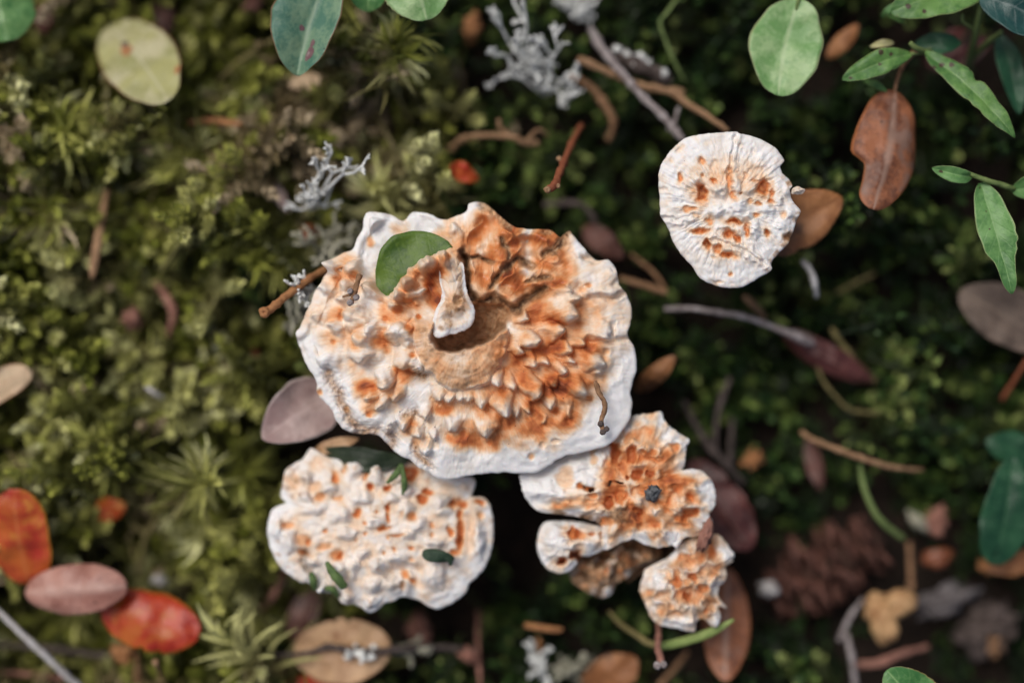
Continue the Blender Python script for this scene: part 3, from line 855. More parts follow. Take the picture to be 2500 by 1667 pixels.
f2 = thing('tooth_fungus', 'smaller round white tooth fungus with red-orange pits and a ragged side', 'fungus', P(*R7(780, 800), 0))
polar_cap('cap', f2, F2_OUT, R7(780, 800), 44.6, f2_h, 560, 136, 0.55, 12, 0.25, 1.2, 2, smooth=3)
stem_mesh(f2, *R7(780, 800), 32, 5, 4, 2)
fr = np.array([R7(1330, 650), R7(1370, 630), R7(1420, 640), R7(1445, 655), R7(1420, 690), R7(1370, 690), R7(1330, 690)])


def frag_h(x, y, T):
    z = np.zeros_like(x)
    return 0.8 * (1 - T ** 2) + 0.2 * fbm(x, y, 10, 2, 3), z + 0.15, z + 0.25, z, z


polar_cap('edge_flap', f2, fr, R7(1380, 660), 44.4, frag_h, 60, 14, 0.3, 3, 0.3, 0.8, 3)

# ---- lower left cap
F3_OUT = [R5(*p) for p in [(480, 150), (560, 190), (640, 228), (760, 210), (880, 186), (980, 190), (1080, 225), (1180, 250), (1290, 250), (1400, 290), (1500, 330), (1600, 360), (1700, 370), (1812, 395), (1822, 460), (1800, 540),
          (1870, 548), (1922, 580), (1962, 680), (1976, 820), (1960, 960), (1912, 1100), (1850, 1190), (1770, 1270), (1740, 1330), (1650, 1410), (1560, 1455), (1490, 1470), (1420, 1440), (1370, 1402), (1290, 1375), (1220, 1370),
          (1150, 1400), (1080, 1420), (1010, 1476), (940, 1497), (880, 1460), (820, 1432), (740, 1430), (700, 1390), (680, 1345), (600, 1330), (530, 1335), (480, 1290), (450, 1250), (380, 1247), (280, 1180), (200, 1100), (150, 1000),
          (115, 880), (112, 760), (150, 660), (225, 610), (262, 598), (222, 550), (220, 512), (240, 420), (260, 330), (330, 270), (400, 240), (440, 175)]]
F3_PIT = [(670, 380, 30, 50, .85), (930, 380, 16, 40, .65), (960, 470, 26, 30, .98), (1095, 475, 36, 32, .95), (1290, 350, 62, 55, 1.0), (1440, 510, 32, 30, .93), (1390, 570, 40, 30, .93), (1640, 605, 34, 30, .95), (1715, 600, 34, 38, .95), (1690, 690, 30, 40, .95),
          (1700, 830, 36, 110, .95), (1690, 930, 30, 60, .92), (1650, 1010, 50, 18, .85), (1610, 830, 20, 50, .8), (1115, 645, 24, 40, .9), (1095, 720, 18, 40, .7), (850, 690, 26, 34, .85), (1010, 665, 14, 12, .7), (690, 560, 26, 26, .5), (590, 815, 16, 20, .75), (930, 855, 18, 22, .65),
          (920, 745, 12, 12, .7), (1050, 815, 40, 22, .78), (1170, 860, 70, 12, .7), (1110, 795, 20, 14, .65), (1095, 880, 20, 12, .55), (1480, 790, 14, 24, .7), (1450, 850, 12, 12, .7), (1290, 975, 18, 24, .8), (1175, 980, 16, 16, .6), (1300, 1060, 34, 14, .45), (1300, 690, 26, 36, .62), (1210, 690, 18, 40, .4),
          (680, 1030, 60, 46, .62), (720, 1040, 20, 40, .8), (450, 920, 18, 26, .85), (400, 900, 60, 50, .5), (270, 780, 60, 26, .55), (550, 540, 40, 40, .6), (500, 470, 60, 40, .35), (1240, 1190, 26, 40, .7), (1305, 1230, 22, 22, .9), (1220, 1270, 20, 30, .6), (1850, 590, 40, 24, .85), (1860, 690, 20, 26, .5),
          (1070, 1000, 14, 26, .5), (850, 910, 16, 14, .55), (400, 1010, 50, 30, .7), (740, 310, 14, 40, .5), (1790, 830, 40, 160, .30), (1740, 740, 60, 60, .25), (580, 960, 70, 40, .5), (540, 250, 90, 60, .3), (330, 430, 60, 80, .35), (1150, 260, 90, 40, .45), (1040, 1150, 30, 20, .3)]
F3_BL = [(700, 700, 120, 90), (480, 640, 130, 70), (880, 560, 110, 80), (1000, 350, 90, 120), (820, 330, 90, 90), (430, 560, 90, 60), (430, 380, 90, 70), (620, 470, 90, 70), (1250, 650, 90, 90), (1350, 780, 110, 90), (1540, 620, 90, 110), (1500, 920, 90, 60), (900, 1010, 90, 60), (820, 1120, 60, 120),
         (700, 1160, 60, 90), (1010, 1120, 80, 90), (1150, 1050, 120, 60), (980, 1280, 90, 90), (1130, 1270, 110, 90), (1480, 1200, 120, 140), (960, 1420, 90, 60), (760, 1380, 60, 50), (480, 1080, 90, 60), (280, 900, 90, 120), (200, 800, 70, 110), (560, 1300, 60, 40), (1850, 900, 70, 220), (1250, 480, 110, 70), (1130, 560, 80, 60), (760, 850, 100, 60), (1000, 760, 90, 60), (1270, 860, 90, 50)]


def f3_h(x, y, T):
    zx, zy = (x - 620) * 3.3726, (y - 1050) * 3.3726
    zx = zx + 26 * fbm(x, y, 34, 2, 8)
    zy = zy + 26 * fbm(x, y, 34, 2, 18)
    h = 2.6 * (1 - T ** 2.2)
    bl = np.zeros_like(x)
    for (bx, by, rx, ry) in F3_BL:
        bl = np.maximum(bl, blob(zx, zy, bx, by, rx, ry))
    r = 1 - np.abs(fbm(zx, zy, 150, 3, 121)) * 2
    h = h + 1.8 * bl ** 0.9 + 0.12 * r
    pig = 0.10 + 0.22 * ss(0.5, -0.4, bl) * ss(-.3, .4, fbm(x, y, 42, 3, 123)) - 0.12 * ss(.85, .99, T)
    dark = np.zeros_like(x)
    for (ax, ay, rx, ry, st) in F3_PIT:
        pig = np.maximum(pig, 0.34 * st * np.clip(1.3 - bump_r(zx, zy, ax, ay, rx * 1.8, ry * 1.8), 0, 1))
        d = np.clip(1.25 - bump_r(zx, zy, ax, ay, rx * 1.1, ry * 1.1), 0, 1)
        h = h - 1.2 * st * ss(0, 1.1, d)
        pig = np.maximum(pig, 0.92 * st * ss(0, 1.0, d))
    tan = 0.8 * blob(zx, zy, 350, 440, 130, 160) * ss(-.2, .4, fbm(x, y, 12, 2, 125)) + 0.6 * ss(.25, .6, fbm(x, y, 16, 3, 127)) * ss(.55, .9, T)
    tan = np.maximum(tan, 0.55 * blob(zx, zy, 780, 1400, 160, 90))
    tan = np.maximum(tan, 0.55 * blob(zx, zy, 1640, 1330, 140, 100) * ss(0, .4, fbm(x, y, 14, 3, 129)))
    tan = np.maximum(tan, 0.7 * blob(zx, zy, 560, 530, 60, 60))
    d = polydist(zx, zy, [(1290, 1380), (1350, 1250), (1350, 1150), (1250, 1130), (1120, 1180)])
    h = h - 1.6 * np.exp(-(d / 40) ** 2)
    d = polydist(zx, zy, [(440, 980), (420, 1080), (480, 1200)])
    h = h - 2.0 * np.exp(-(d / 30) ** 2)
    dark = np.maximum(dark, 0.5 * np.exp(-(d / 18) ** 2))
    # smoother, greyish flank towards the big cap
    fl = ss(1350, 1650, zx) * ss(520, 380, zy)
    h = h * (1 - 0.7 * fl) + 0.3 * fl
    h = h + 0.28 * fbm(x, y, 24, 2, 131) + 0.06 * fbm(x, y, 8, 2, 133)
    z = np.zeros_like(x)
    return h, np.clip(pig, 0, 1), np.clip(tan, 0, 1), z, np.clip(dark, 0, 1)


f3 = thing('tooth_fungus', 'lumpy white tooth fungus freckled with rust-red pits and green scraps', 'fungus', P(*R5(1000, 850), 0))
polar_cap('cap', f3, F3_OUT, R5(1030, 830), 35.2, f3_h, 620, 156, 0.6, 12, 0.3, 2.4, 5, smooth=3, edge_noise=22)
stem_mesh(f3, *R5(1030, 830), 25, 7, 6, 3)

# ---- lower right cluster: one fungus of several fused lobes
f4 = thing('tooth_fungus', 'orange wrinkled tooth fungus of fused lobes with a grey pebble on it', 'fungus', P(*R6(850, 700), 0))


def wrinkle(zx, zy, x, y, sc, seed):
    return 1.05 - np.sqrt(fbm(zx, zy, sc, 2, seed) ** 2 + 0.02) * 2.2


def f4a_h(x, y, T):
    zx, zy = (x - 1220) * 2.614, (y - 980) * 2.614
    zx = zx + 22 * fbm(x, y, 26, 2, 9)
    zy = zy + 22 * fbm(x, y, 26, 2, 19)
    h = 2.4 * (1 - T ** 2)
    w = wrinkle(zx, zy, x, y, 170, 141)
    white = ss(720, 560, zx) * ss(720, 560, zy + 0.25 * (zx - 300))
    margin = ss(0.70, 0.95, T)
    ang = np.arctan2(zy - 560, zx - 830)
    fan = fbm(ang * 14, T, 1.3, 2, 143)
    h = h + (1 - white) * (1.3 * np.clip(w, -.3, 1) * (1 - 0.6 * margin)) + 0.5 * fan * margin * (1 - white)
    pig = (1 - white) * (0.60 - 0.16 * ss(.3, 1, w) - 0.46 * margin + 0.14 * fan + 0.34 * fbm(x, y, 46, 3, 145))
    tan = (1 - white) * 0.25 * ss(.1, .5, fbm(x, y, 24, 3, 147))
    dark = np.zeros_like(x)
    for (bx, by, rx, ry, hh) in ((930, 310, 70, 40, 1.6), (800, 280, 40, 70, 1.4), (1000, 330, 50, 40, 1.2), (930, 400, 110, 40, 1.4), (1130, 650, 60, 60, 1.2), (1200, 560, 90, 40, 1.0), (1200, 690, 90, 34, 1.0), (900, 630, 60, 50, 1.0), (760, 640, 60, 50, 1.0), (1000, 690, 50, 40, .9), (880, 250, 60, 30, .9), (970, 470, 80, 40, 1.0),
                                 (250, 560, 130, 60, 1.4), (480, 420, 90, 70, 1.4), (570, 520, 90, 70, 1.5), (620, 340, 60, 70, 1.2), (380, 600, 160, 36, 1.2), (600, 600, 80, 40, 1.0), (620, 700, 120, 34, 1.0), (1080, 850, 60, 40, 1.0), (960, 830, 80, 40, .8)):
        g = blob(zx, zy, bx, by, rx * 1.15, ry * 1.15)
        h = h + hh * g
        pig = pig * (1 - 0.5 * g)
    for (ax, ay, rx, ry, st) in ((840, 340, 36, 60, .8), (880, 470, 40, 30, .85), (960, 470, 26, 26, .9), (810, 480, 22, 18, .9), (690, 655, 26, 40, .85), (890, 700, 26, 22, .85), (1230, 710, 60, 26, .8), (1210, 620, 34, 26, .7), (1180, 730, 26, 40, .75), (1120, 290, 34, 30, .6), (740, 330, 30, 70, .85), (420, 480, 60, 90, .30), (600, 340, 26, 60, .35),
                                 (560, 550, 50, 20, .75), (590, 600, 26, 20, .6), (510, 545, 20, 20, .7), (690, 470, 40, 50, .4), (1130, 560, 40, 40, .6), (770, 600, 40, 60, .65), (700, 760, 60, 40, .6), (950, 320, 60, 20, .7), (820, 230, 26, 40, .5)):
        d = np.clip(1.25 - bump_r(zx, zy, ax, ay, rx, ry), 0, 1)
        h = h - 1.7 * st * ss(0, .9, d)
        pig = np.maximum(pig, st * ss(0, .8, d))
    for (ax, ay, r) in ((703, 518, 15), (766, 520, 9), (540, 545, 10), (590, 560, 14)):
        d = np.clip(1.3 - bump_r(zx, zy, ax, ay, r, r), 0, 1)
        dark = np.maximum(dark, ss(0, .3, d))
        h = h - 1.2 * ss(0, .5, d)
    dk = blob(zx, zy, 770, 730, 120, 90)
    tan = np.maximum(tan, 0.9 * dk)
    dark = np.maximum(dark, 0.45 * dk * ss(-.2, .3, fbm(x, y, 14, 2, 149)))
    d = polydist(zx, zy, [(360, 715), (480, 735), (640, 765)])
    tan = np.maximum(tan, 0.9 * np.exp(-(d / 26) ** 2))
    dark = np.maximum(dark, 0.5 * np.exp(-(d / 16) ** 2))
    tan = np.maximum(tan, 0.4 * blob(zx, zy, 410, 470, 90, 90) + 0.45 * blob(zx, zy, 690, 450, 60, 70))
    h = h + 0.30 * fbm(x, y, 24, 2, 151) + 0.06 * fbm(x, y, 8, 2, 153)
    z = np.zeros_like(x)
    return h, np.clip(pig, 0, 1), np.clip(tan, 0, 1), z + 0.15 * (1 - white), np.clip(dark, 0, 1)


def lobe_h(cx, cy, s, seed, pits=(), tan0=0.0, pig0=0.12, white=(), dom=2.0, amp=1.4, dark0=0.0):
    def f(x, y, T):
        zx, zy = (x - 1220) * 2.614, (y - 980) * 2.614
        zx = zx + 16 * fbm(x, y, 22, 2, seed)
        zy = zy + 16 * fbm(x, y, 22, 2, seed + 10)
        w = wrinkle(zx, zy, x, y, s, seed + 2)
        h = dom * (1 - T ** 2) + amp * np.clip(w, -.4, 1) * ss(1.05, .8, T)
        pig = pig0 * 0.7 * ss(.9, -.2, w) + pig0 * (0.9 + 1.1 * fbm(x, y, 36, 2, seed + 4)) - 0.15 * ss(.8, 1, T)
        tan = tan0 * ss(-.5, .3, fbm(x, y, 18, 3, seed + 6))
        dark = dark0 * ss(-.3, .4, fbm(x, y, 30, 3, seed + 8))
        for (bx, by, rx, ry) in white:
            g = blob(zx, zy, bx, by, rx, ry)
            pig = pig * (1 - g)
            tan = tan * (1 - g)
            h = h + g * 1.0 - amp * 0.5 * g * w
        for (ax, ay, rx, ry, st) in pits:
            d = np.clip(1.25 - bump_r(zx, zy, ax, ay, rx, ry), 0, 1)
            h = h - 2.0 * st * ss(0, .9, d)
            pig = np.maximum(pig, st * ss(0, .8, d))
            dark = np.maximum(dark, 0.8 * ss(.75, 1.1, d) * (st > .96))
        h = h + 0.28 * fbm(x, y, 20, 2, seed + 12) + 0.06 * fbm(x, y, 8, 2, seed + 14)
        z = np.zeros_like(x)
        return h, np.clip(pig, 0, 1), np.clip(tan, 0, 1), z, np.clip(dark, 0, 1)
    return f


F4A = [R6(*p) for p in [(830, 110), (900, 80), (960, 78), (1030, 66), (1056, 130), (1130, 190), (1212, 250), (1192, 290), (1182, 400), (1163, 436), (1230, 430), (1300, 450), (1360, 520), (1381, 600), (1365, 680), (1338, 720), (1362, 780), (1300, 792), (1290, 850), (1180, 870), (1132, 935),
                        (1100, 915), (1060, 925), (1000, 932), (930, 912), (860, 880), (790, 893), (720, 930), (660, 945), (650, 870), (640, 780), (500, 735), (400, 722), (260, 703), (200, 662), (150, 580), (128, 470), (180, 440), (250, 420), (500, 320), (690, 280), (720, 235), (770, 190)]]
polar_cap('lobe', f4, F4A, R6(830, 570), 38.6, f4a_h, 580, 146, 0.5, 11, 0.3, 2.2, 6, smooth=3)
F4B = [R6(*p) for p in [(262, 800), (300, 766), (400, 760), (520, 768), (620, 790), (720, 810), (740, 880), (650, 950), (570, 985), (520, 990), (480, 1050), (430, 1088), (370, 1093), (300, 1062), (255, 992), (238, 900)]]
polar_cap('lobe', f4, F4B, R6(440, 910), 35.8, lobe_h(0, 0, 110, 161, pits=((480, 975, 40, 30, 1.0), (395, 1020, 30, 26, 1.0), (470, 840, 40, 40, .7), (590, 845, 16, 12, .8), (520, 850, 40, 26, .55), (660, 850, 40, 26, .6)), pig0=0.16, white=((350, 900, 100, 120), (580, 930, 60, 50)), amp=0.9), 270, 66, 0.7, 9, 0.4, 1.2, 7)
F4C = [R6(*p) for p in [(450, 1080), (530, 1000), (640, 930), (760, 860), (880, 840), (1000, 880), (1030, 960), (1010, 1010), (900, 1050), (820, 1110), (742, 1160), (712, 1222), (650, 1247), (560, 1212), (470, 1150)]]
ob, _ = polar_cap('lobe', f4, F4C, R6(720, 1030), 29.0, lobe_h(0, 0, 120, 181, tan0=1.0, pig0=0.35, white=((690, 1210, 50, 40), (620, 1010, 40, 30)), amp=1.8, dark0=0.7), 250, 64, 0.8, 12, 0.5, 2.5, 8)
ob['label'] = 'brown shaggy lobe in the shade under the orange ones'
F4D = [R6(*p) for p in [(935, 1065), (1000, 1030), (1090, 980), (1160, 900), (1260, 850), (1310, 795), (1345, 840), (1400, 850), (1460, 920), (1502, 995), (1480, 1025), (1440, 1035), (1446, 1130), (1402, 1180), (1395, 1240), (1448, 1315), (1395, 1305), (1412, 1370), (1390, 1432), (1350, 1430), (1300, 1385), (1255, 1405), (1242, 1467), (1150, 1450), (1050, 1430), (1015, 1420), (960, 1370), (930, 1290), (893, 1200), (915, 1110)]]
polar_cap('lobe', f4, F4D, R6(1190, 1180), 36.0, lobe_h(0, 0, 130, 201, pits=((1130, 1150, 40, 40, .7), (1190, 1240, 30, 26, .75), (1230, 1120, 40, 20, .8), (1300, 1190, 40, 30, .6), (1250, 1000, 70, 40, .5), (1320, 1340, 24, 24, .6), (1350, 960, 30, 60, .6), (1180, 1000, 40, 40, .5)), pig0=0.26, white=((1020, 1140, 90, 110), (1150, 1400, 120, 60), (1450, 980, 50, 60), (1380, 1390, 40, 40)), tan0=0.5, amp=1.9), 360, 92, 0.7, 11, 0.4, 2.0, 9)
stem_mesh(f4, *R6(880, 800), 27, 7, 6, 4)

# ------------------------------------------------------------------ leaves
def leaf_parts(parent, base, tip, width, mat, fold=12, bend=1.0, roll=0, a=0.9, bpow=0.62, serr=0.0, curl=None, ripple=0.55, thick=0.28, petiole=0.0, notch=None, seed=0, midrib=True, blade_name='blade', arch=0.0, marks=()):
    """base, tip: (px, py, z mm); width in px. Builds blade (+ midrib, petiole) under parent."""
    B, Tp = P(*base), P(*tip)
    ax = (Tp - B)
    L = ax.length
    ax = ax / L
    up = Vector((0, 0, 1))
    side = ax.cross(up).normalized()
    nrm = side.cross(ax).normalized()
    rm = Matrix.Rotation(math.radians(roll), 3, ax)
    side, nrm = rm @ side, rm @ nrm
    k = mmpx((base[2] + tip[2]) / 2) * MM
    hw = width * k / 2
    nu, nv = 40, 17
    u = np.linspace(0.0, 1, nu)
    v = np.linspace(-1, 1, nv)
    U, Vv = np.meshgrid(u, v, indexing='ij')
    w = np.sin(np.pi * np.clip(U, 0.004, 0.996) ** a) ** bpow * hw
    if serr:
        w = w * (1 - serr * np.abs(((U * 15) % 1.0)) * ss(.9, 1, np.abs(Vv)))
    if notch is not None:
        w = w * notch(U, Vv)
    w = w * (1 + 0.07 * fbm(U * 3.2 + seed * 1.7, np.sign(Vv) * 5 + seed, 1.0, 2, 311) * ss(0, .15, U) * ss(1, .85, U))
    if seed % 2 == 1 and width > 60 and 'pale' not in mat.name:
        sg = 1 if seed % 4 == 1 else -1
        for u0, dep, wd_ in ((0.30 + 0.05 * (seed % 9), 0.16, .022), (0.42 + 0.04 * (seed % 7), 0.09, .03)):
            w = w * (1 - dep * np.exp(-((U - u0) / wd_) ** 2) * (Vv * sg > 0))
    if curl is None:
        curl = 1.3 * math.sin(seed * 1.37) * min(1.0, width / 120)
    fo = math.radians(fold)
    lat = Vv * w + 0.05 * hw * math.sin(seed * 2.1) * 2 * np.sin(np.pi * U)
    hh = np.abs(lat) * math.sin(fo) + bend * MM * 4 * U * (1 - U) + curl * MM * Vv ** 4 * np.sin(np.pi * U) * (0.7 + 0.6 * np.sin(U * 5 + Vv * 1.5 + seed)) + arch * MM * (1 - Vv ** 2) * np.sin(np.pi * U)
    hh = hh + ripple * MM * fbm(U * L * 1000 + seed * 7.3, lat * 1000 + seed * 3.1, 5.0, 2, 301)
    # midrib groove and side veins in relief
    hh = hh - 0.10 * MM * np.exp(-(Vv / 0.09) ** 2) - 0.02 * MM * np.clip(np.sin((U - 0.17 * np.abs(Vv)) * 52) - .6, 0, 1)
    lat2 = lat * math.cos(fo)
    A, S, Nn = np.array(ax), np.array(side), np.array(nrm)
    pts = np.array(B) + (U * L)[..., None] * A + lat2[..., None] * S + hh[..., None] * Nn
    th = thick * MM * np.clip(np.sin(np.pi * np.clip(U, .02, .98)), 0.3, 1)
    low = pts - (th * (1 - 0.6 * Vv ** 2))[..., None] * Nn
    n = nu * nv
    V = np.concatenate([pts.reshape(-1, 3), low.reshape(-1, 3)])
    f_top = grid_faces(nu, nv)
    f_bot = grid_faces(nu, nv, off=n)[:, ::-1]
    e = np.concatenate([np.arange(nv), (np.arange(1, nu) * nv + nv - 1), ((nu - 1) * nv + np.arange(nv - 2, -1, -1)), (np.arange(nu - 2, 0, -1) * nv)])
    e2 = np.roll(e, -1)
    f_side = np.stack([e2, e, e + n, e2 + n], -1)
    lu = np.concatenate([U.ravel(), U.ravel()])
    lv = np.concatenate([Vv.ravel(), Vv.ravel()])
    me = np_mesh(blade_name, V, [f_top[:, ::-1] if False else f_top, f_bot, f_side], {'lu': lu, 'lv': lv})
    ob = link(blade_name, me, mat, parent)
    register(V, width > 70)
    mid_i = nv // 2
    line = pts[:, mid_i]
    if midrib:
        tube_obj('midrib', ob if parent is not None else None, line[1:-1:3] - 0.16 * MM * Nn, np.linspace(0.22, 0.08, len(line[1:-1:3])), mat, sides=6, sub=2, rough=0)
    for (mu, mv, mr, mm_) in marks:
        a_ = np.linspace(0, 2 * math.pi, 14, endpoint=False)
        uu = np.concatenate([[mu], mu + mr * 1e-3 * np.cos(a_) * (1 + .2 * np.sin(3 * a_)) / L])
        vv = np.concatenate([[mv], mv + mr * 1e-3 * np.sin(a_) / hw])
        fi, fj = np.clip(uu * (nu - 1), 0, nu - 1.001), np.clip((vv + 1) / 2 * (nv - 1), 0, nv - 1.001)
        i0, j0 = fi.astype(int), fj.astype(int)
        ti, tj = (fi - i0)[:, None], (fj - j0)[:, None]
        mp = (pts[i0, j0] * (1 - ti) + pts[i0 + 1, j0] * ti) * (1 - tj) + (pts[i0, j0 + 1] * (1 - ti) + pts[i0 + 1, j0 + 1] * ti) * tj + Nn * 0.05 * MM
        mp[0] += Nn * 0.04 * MM
        k_ = np.arange(14)
        link('blemish', np_mesh('blemish', mp, [np.stack([np.zeros(14, int), 1 + k_, 1 + (k_ + 1) % 14], -1)]), MAT[mm_], ob)
    if petiole:
        e0 = pts[0, mid_i]
        p1 = e0 - A * petiole * MM * 0.5 - np.array([0, 0, 0.4 * MM])
        p2 = e0 - A * petiole * MM - np.array([0, 0, 1.2 * MM])
        tube_obj('petiole', parent, np.array([p2, p1, e0 + A * 0.6 * MM]), [0.35, 0.3, 0.28], mat, sides=7, sub=4, rough=0.05)
    return ob


def tube_mesh(name, pts, radii, sides=9, sub=5, rough=0.08, seed=0, knob=0.0, flat=1.0):
    """pts in metres, radii in mm"""
    pts = np.asarray(pts, float)
    rr = np.asarray(radii, float)
    C = catmull(np.concatenate([pts, rr[:, None]], 1), sub)
    c, r = C[:, :3], np.maximum(C[:, 3], 0.02)
    n = len(c)
    tang = np.gradient(c, axis=0)
    tang /= np.linalg.norm(tang, axis=1, keepdims=True) + 1e-12
    ref = np.array([0.0, 0.0, 1.0]) if abs(tang[:, 2]).mean() < 0.8 else np.array([1.0, 0, 0])
    th = np.linspace(0, 2 * math.pi, sides, endpoint=False)
    rings = []
    arc = np.concatenate([[0], np.cumsum(np.linalg.norm(np.diff(c, axis=0), axis=1))]) * 1000
    for i in range(n):
        s = np.cross(tang[i], ref)
        s /= np.linalg.norm(s) + 1e-12
        b = np.cross(s, tang[i])
        q = r[i] * (1 + rough * fbm(np.cos(th) * 1.3 + seed, np.sin(th) * 1.3 + arc[i] * 0.8, 1.0, 2, 401 + seed % 7) * 2 + knob * max(0, math.sin(arc[i] * 1.6 + seed)) ** 6)
        rings.append(c[i] + MM * q[:, None] * (np.cos(th)[:, None] * s + flat * np.sin(th)[:, None] * b))
    V = np.concatenate(rings + [c[:1] - tang[:1] * r[0] * MM * 0.4, c[-1:] + tang[-1:] * r[-1] * MM * 0.4])
    F = grid_faces(n, sides, True)
    j = np.arange(sides)
    cap0 = np.stack([np.full(sides, n * sides), (j + 1) % sides, j], -1)
    cap1 = np.stack([np.full(sides, n * sides + 1), (n - 1) * sides + j, (n - 1) * sides + (j + 1) % sides], -1)
    return V, [F, cap0, cap1]


def tube_obj(name, parent, pts, radii, mat, sides=9, sub=5, rough=0.08, seed=0, knob=0.0, flat=1.0):
    V, F = tube_mesh(name, pts, radii, sides, sub, rough, seed, knob, flat)
    ob = link(name, np_mesh(name, V, F), mat, parent)
    if sides > 6:
        register(V)
    return ob


def link_fix(o, parent):
    return o


_seed = [0]


def leaf(label, base, tip, width, mat, name='fallen_leaf', cat='leaf', group=None, stalk=None, **kw):
    _seed[0] += 1
    t = thing(name, label, cat, P(base[0], base[1], base[2]), group)
    leaf_parts(t, base, tip, width, MAT[mat], seed=_seed[0], **kw)
    if stalk:
        b0, b1, (sx, sy, sz, sm) = P(*base), P(*tip), stalk
        e1 = P(sx, sy, sz)
        ax = (b1 - b0).normalized()
        mid = b0 - ax * 0.003 + (e1 - b0) * 0.25
        tube_obj('stalk', t, [b0 + ax * 0.002 - Vector((0, 0, 0.0003)), b0 - ax * 0.0015 - Vector((0, 0, 0.0004)), mid, e1], [.25, .32, .42, .6], MAT[sm], sides=8, rough=0.1)
    return t


Z1 = ZR(0, 0, 3.016)
Z2 = ZR(600, 0, 3.016)
Z3 = ZR(1100, 0, 3.016)
Z4 = ZR(1800, 0, 3.016)
Z5 = ZR(0, 450, 3.016)
Z6 = ZR(1800, 450, 3.016)
Z7 = ZR(0, 1100, 2.766)
Z8 = ZR(1800, 1100, 2.766)
ZB1 = ZR(600, 1400, 3.36)
ZB2 = ZR(1300, 1400, 3.36)
ZB3 = ZR(1550, 680, 3.016)
ZB4 = ZR(0, 750, 3.1357)

# leaf embedded in the big cap
leaf('shiny deep green leaf caught in the white crust of the largest fungus', (*R1(1022, 972), 43.6), (*R1(1605, 512), 44.2), 224, 'green_deep', fold=-7, bend=0.5, roll=-5, a=0.97, bpow=0.56, ripple=0.5, midrib=False)
# upright leaves around the top
leaf('pale yellow-green leaf with a rust spot half sunk in moss', (*Z1(800, 190), 20), (*Z1(1240, 745), 33), 186, 'yellow_green', fold=-4, bend=0.6, roll=-8, a=0.95, bpow=0.52, marks=((.36, .12, 1.2, 'twig_orange'), (.30, .05, .8, 'twig_dark'), (.80, -.86, .9, 'twig_orange')))
leaf('green leaf with a dark fold line beside the yellow-green leaf', (*Z1(-40, -170), 33), (*Z1(60, 300), 34), 175, 'green_mid', fold=-20, roll=-6, a=0.95, bpow=0.5, stalk=(-60, -110, 0, 'stem_green'), name='green_leaf')
leaf('blue-green leaf with pale half and purple ring spots', (*Z2(640, -230), 39), (*Z2(372, 556), 41), 208, 'green_blue', fold=34, bend=0.4, roll=9, a=1.02, bpow=0.52, marks=((.80, -.36, 1.3, 'purple'), (.805, -.36, 0.85, 'spot_pale'), (.80, -.35, .45, 'purple'), (.71, -.34, .7, 'purple'), (.60, .14, .5, 'purple')), stalk=(850, -130, 0, 'stem_green'), name='green_leaf')
leaf('small green leaf tip beside the blue-green leaf', (*Z2(900, -260), 38), (*Z2(895, 90), 38), 110, 'green_mid', fold=8, a=1.0, bpow=0.5, stalk=(900, -150, 0, 'stem_green'), name='green_leaf')
leaf('glossy light green leaf with finely toothed red edge', (*Z2(1200, -380), 42), (*Z2(1330, 146), 43), 180, 'green_pale', fold=-10, serr=0.04, a=1.05, bpow=0.5, ripple=0.5, stalk=(980, -190, 0, 'stem_green'), name='green_leaf')
leaf('broad pale green oval leaf near the round white fungus', (*Z4(455, -8), 39), (*Z4(300, 708), 40.5), 178, 'green_pale', fold=9, bend=-0.6, roll=4, a=0.97, bpow=0.5, stalk=(1945, -90, 0, 'stem_green'), name='green_leaf')


def brown_notch(U, Vv):
    return np.where(Vv > 0, 1 - 0.42 * ss(.57, .66, U) * ss(1.02, .75, U), 1 - 0.06 * ss(.3, .8, U))


leaf('rust brown leaf with torn side hanging below the spotted sprig', (*Z4(1165, 670), 36), (*Z4(1000, 1545), 42), 176, 'brown', fold=-12, bend=1.0, a=0.9, bpow=0.5, notch=brown_notch, roll=-6, stalk=(2236, 122, 38.8, 'twig_brown'))
leaf('orange-brown pointed leaf behind the round white fungus', (*R7(820, 1180), 33), (*R7(1770, 725), 35), 148, 'brown_rust', fold=6, a=1.0, bpow=0.62, roll=4)
leaf('pinkish grey dry leaf tucked under the largest fungus', (*R3(640, 560), 31), (*R3(0, 945), 36), 150, 'pinkgrey', fold=5, a=0.72, bpow=0.62, roll=4, bend=0.8)
leaf('orange and red upright leaf of the red trio', (*Z7(210, 905), 26), (*Z7(95, 262), 33), 155, 'red_orange', fold=-8, a=1.0, bpow=0.42, roll=5, bend=1.0)
leaf('pinkish brown leaf with a silvery sheen painted down its middle lying across the red trio', (*Z7(165, 955), 29), (*Z7(848, 915), 32), 128, 'pinkbrown', fold=-12, a=1.08, bpow=0.45, roll=-6, bend=1.4)
leaf('shiny crimson leaf at the end of the red trio', (*Z7(680, 1040), 27.5), (*Z7(1345, 1235), 29.5), 146, 'red', fold=-9, a=1.0, bpow=0.42, bend=1.0, roll=-6)
leaf('cream coloured leaf with orange edge on yellow moss', (*V0(-70, 930), 26), (*V0(72, 850), 28), 80, 'cream', fold=6, a=1.05, bpow=0.4, ripple=0.8)
leaf('large tan oval leaf with a lichen twig lying on it', (*ZB1(390, 660), 23.5), (*ZB1(1195, 590), 24.5), 166, 'tan', fold=-3, a=0.98, bpow=0.48, bend=1.2)
leaf('dark reddish tip of a leaf under the tan oval leaf', (*ZB1(300, 930), 17), (*ZB1(860, 870), 18), 60, 'red_orange', fold=0)
leaf('mid brown leaf leaning out of litter near a grass blade', (*ZB2(430, 1000), 18), (*ZB2(850, 690), 22), 110, 'brown_rust', fold=8, a=0.95, bpow=0.5)
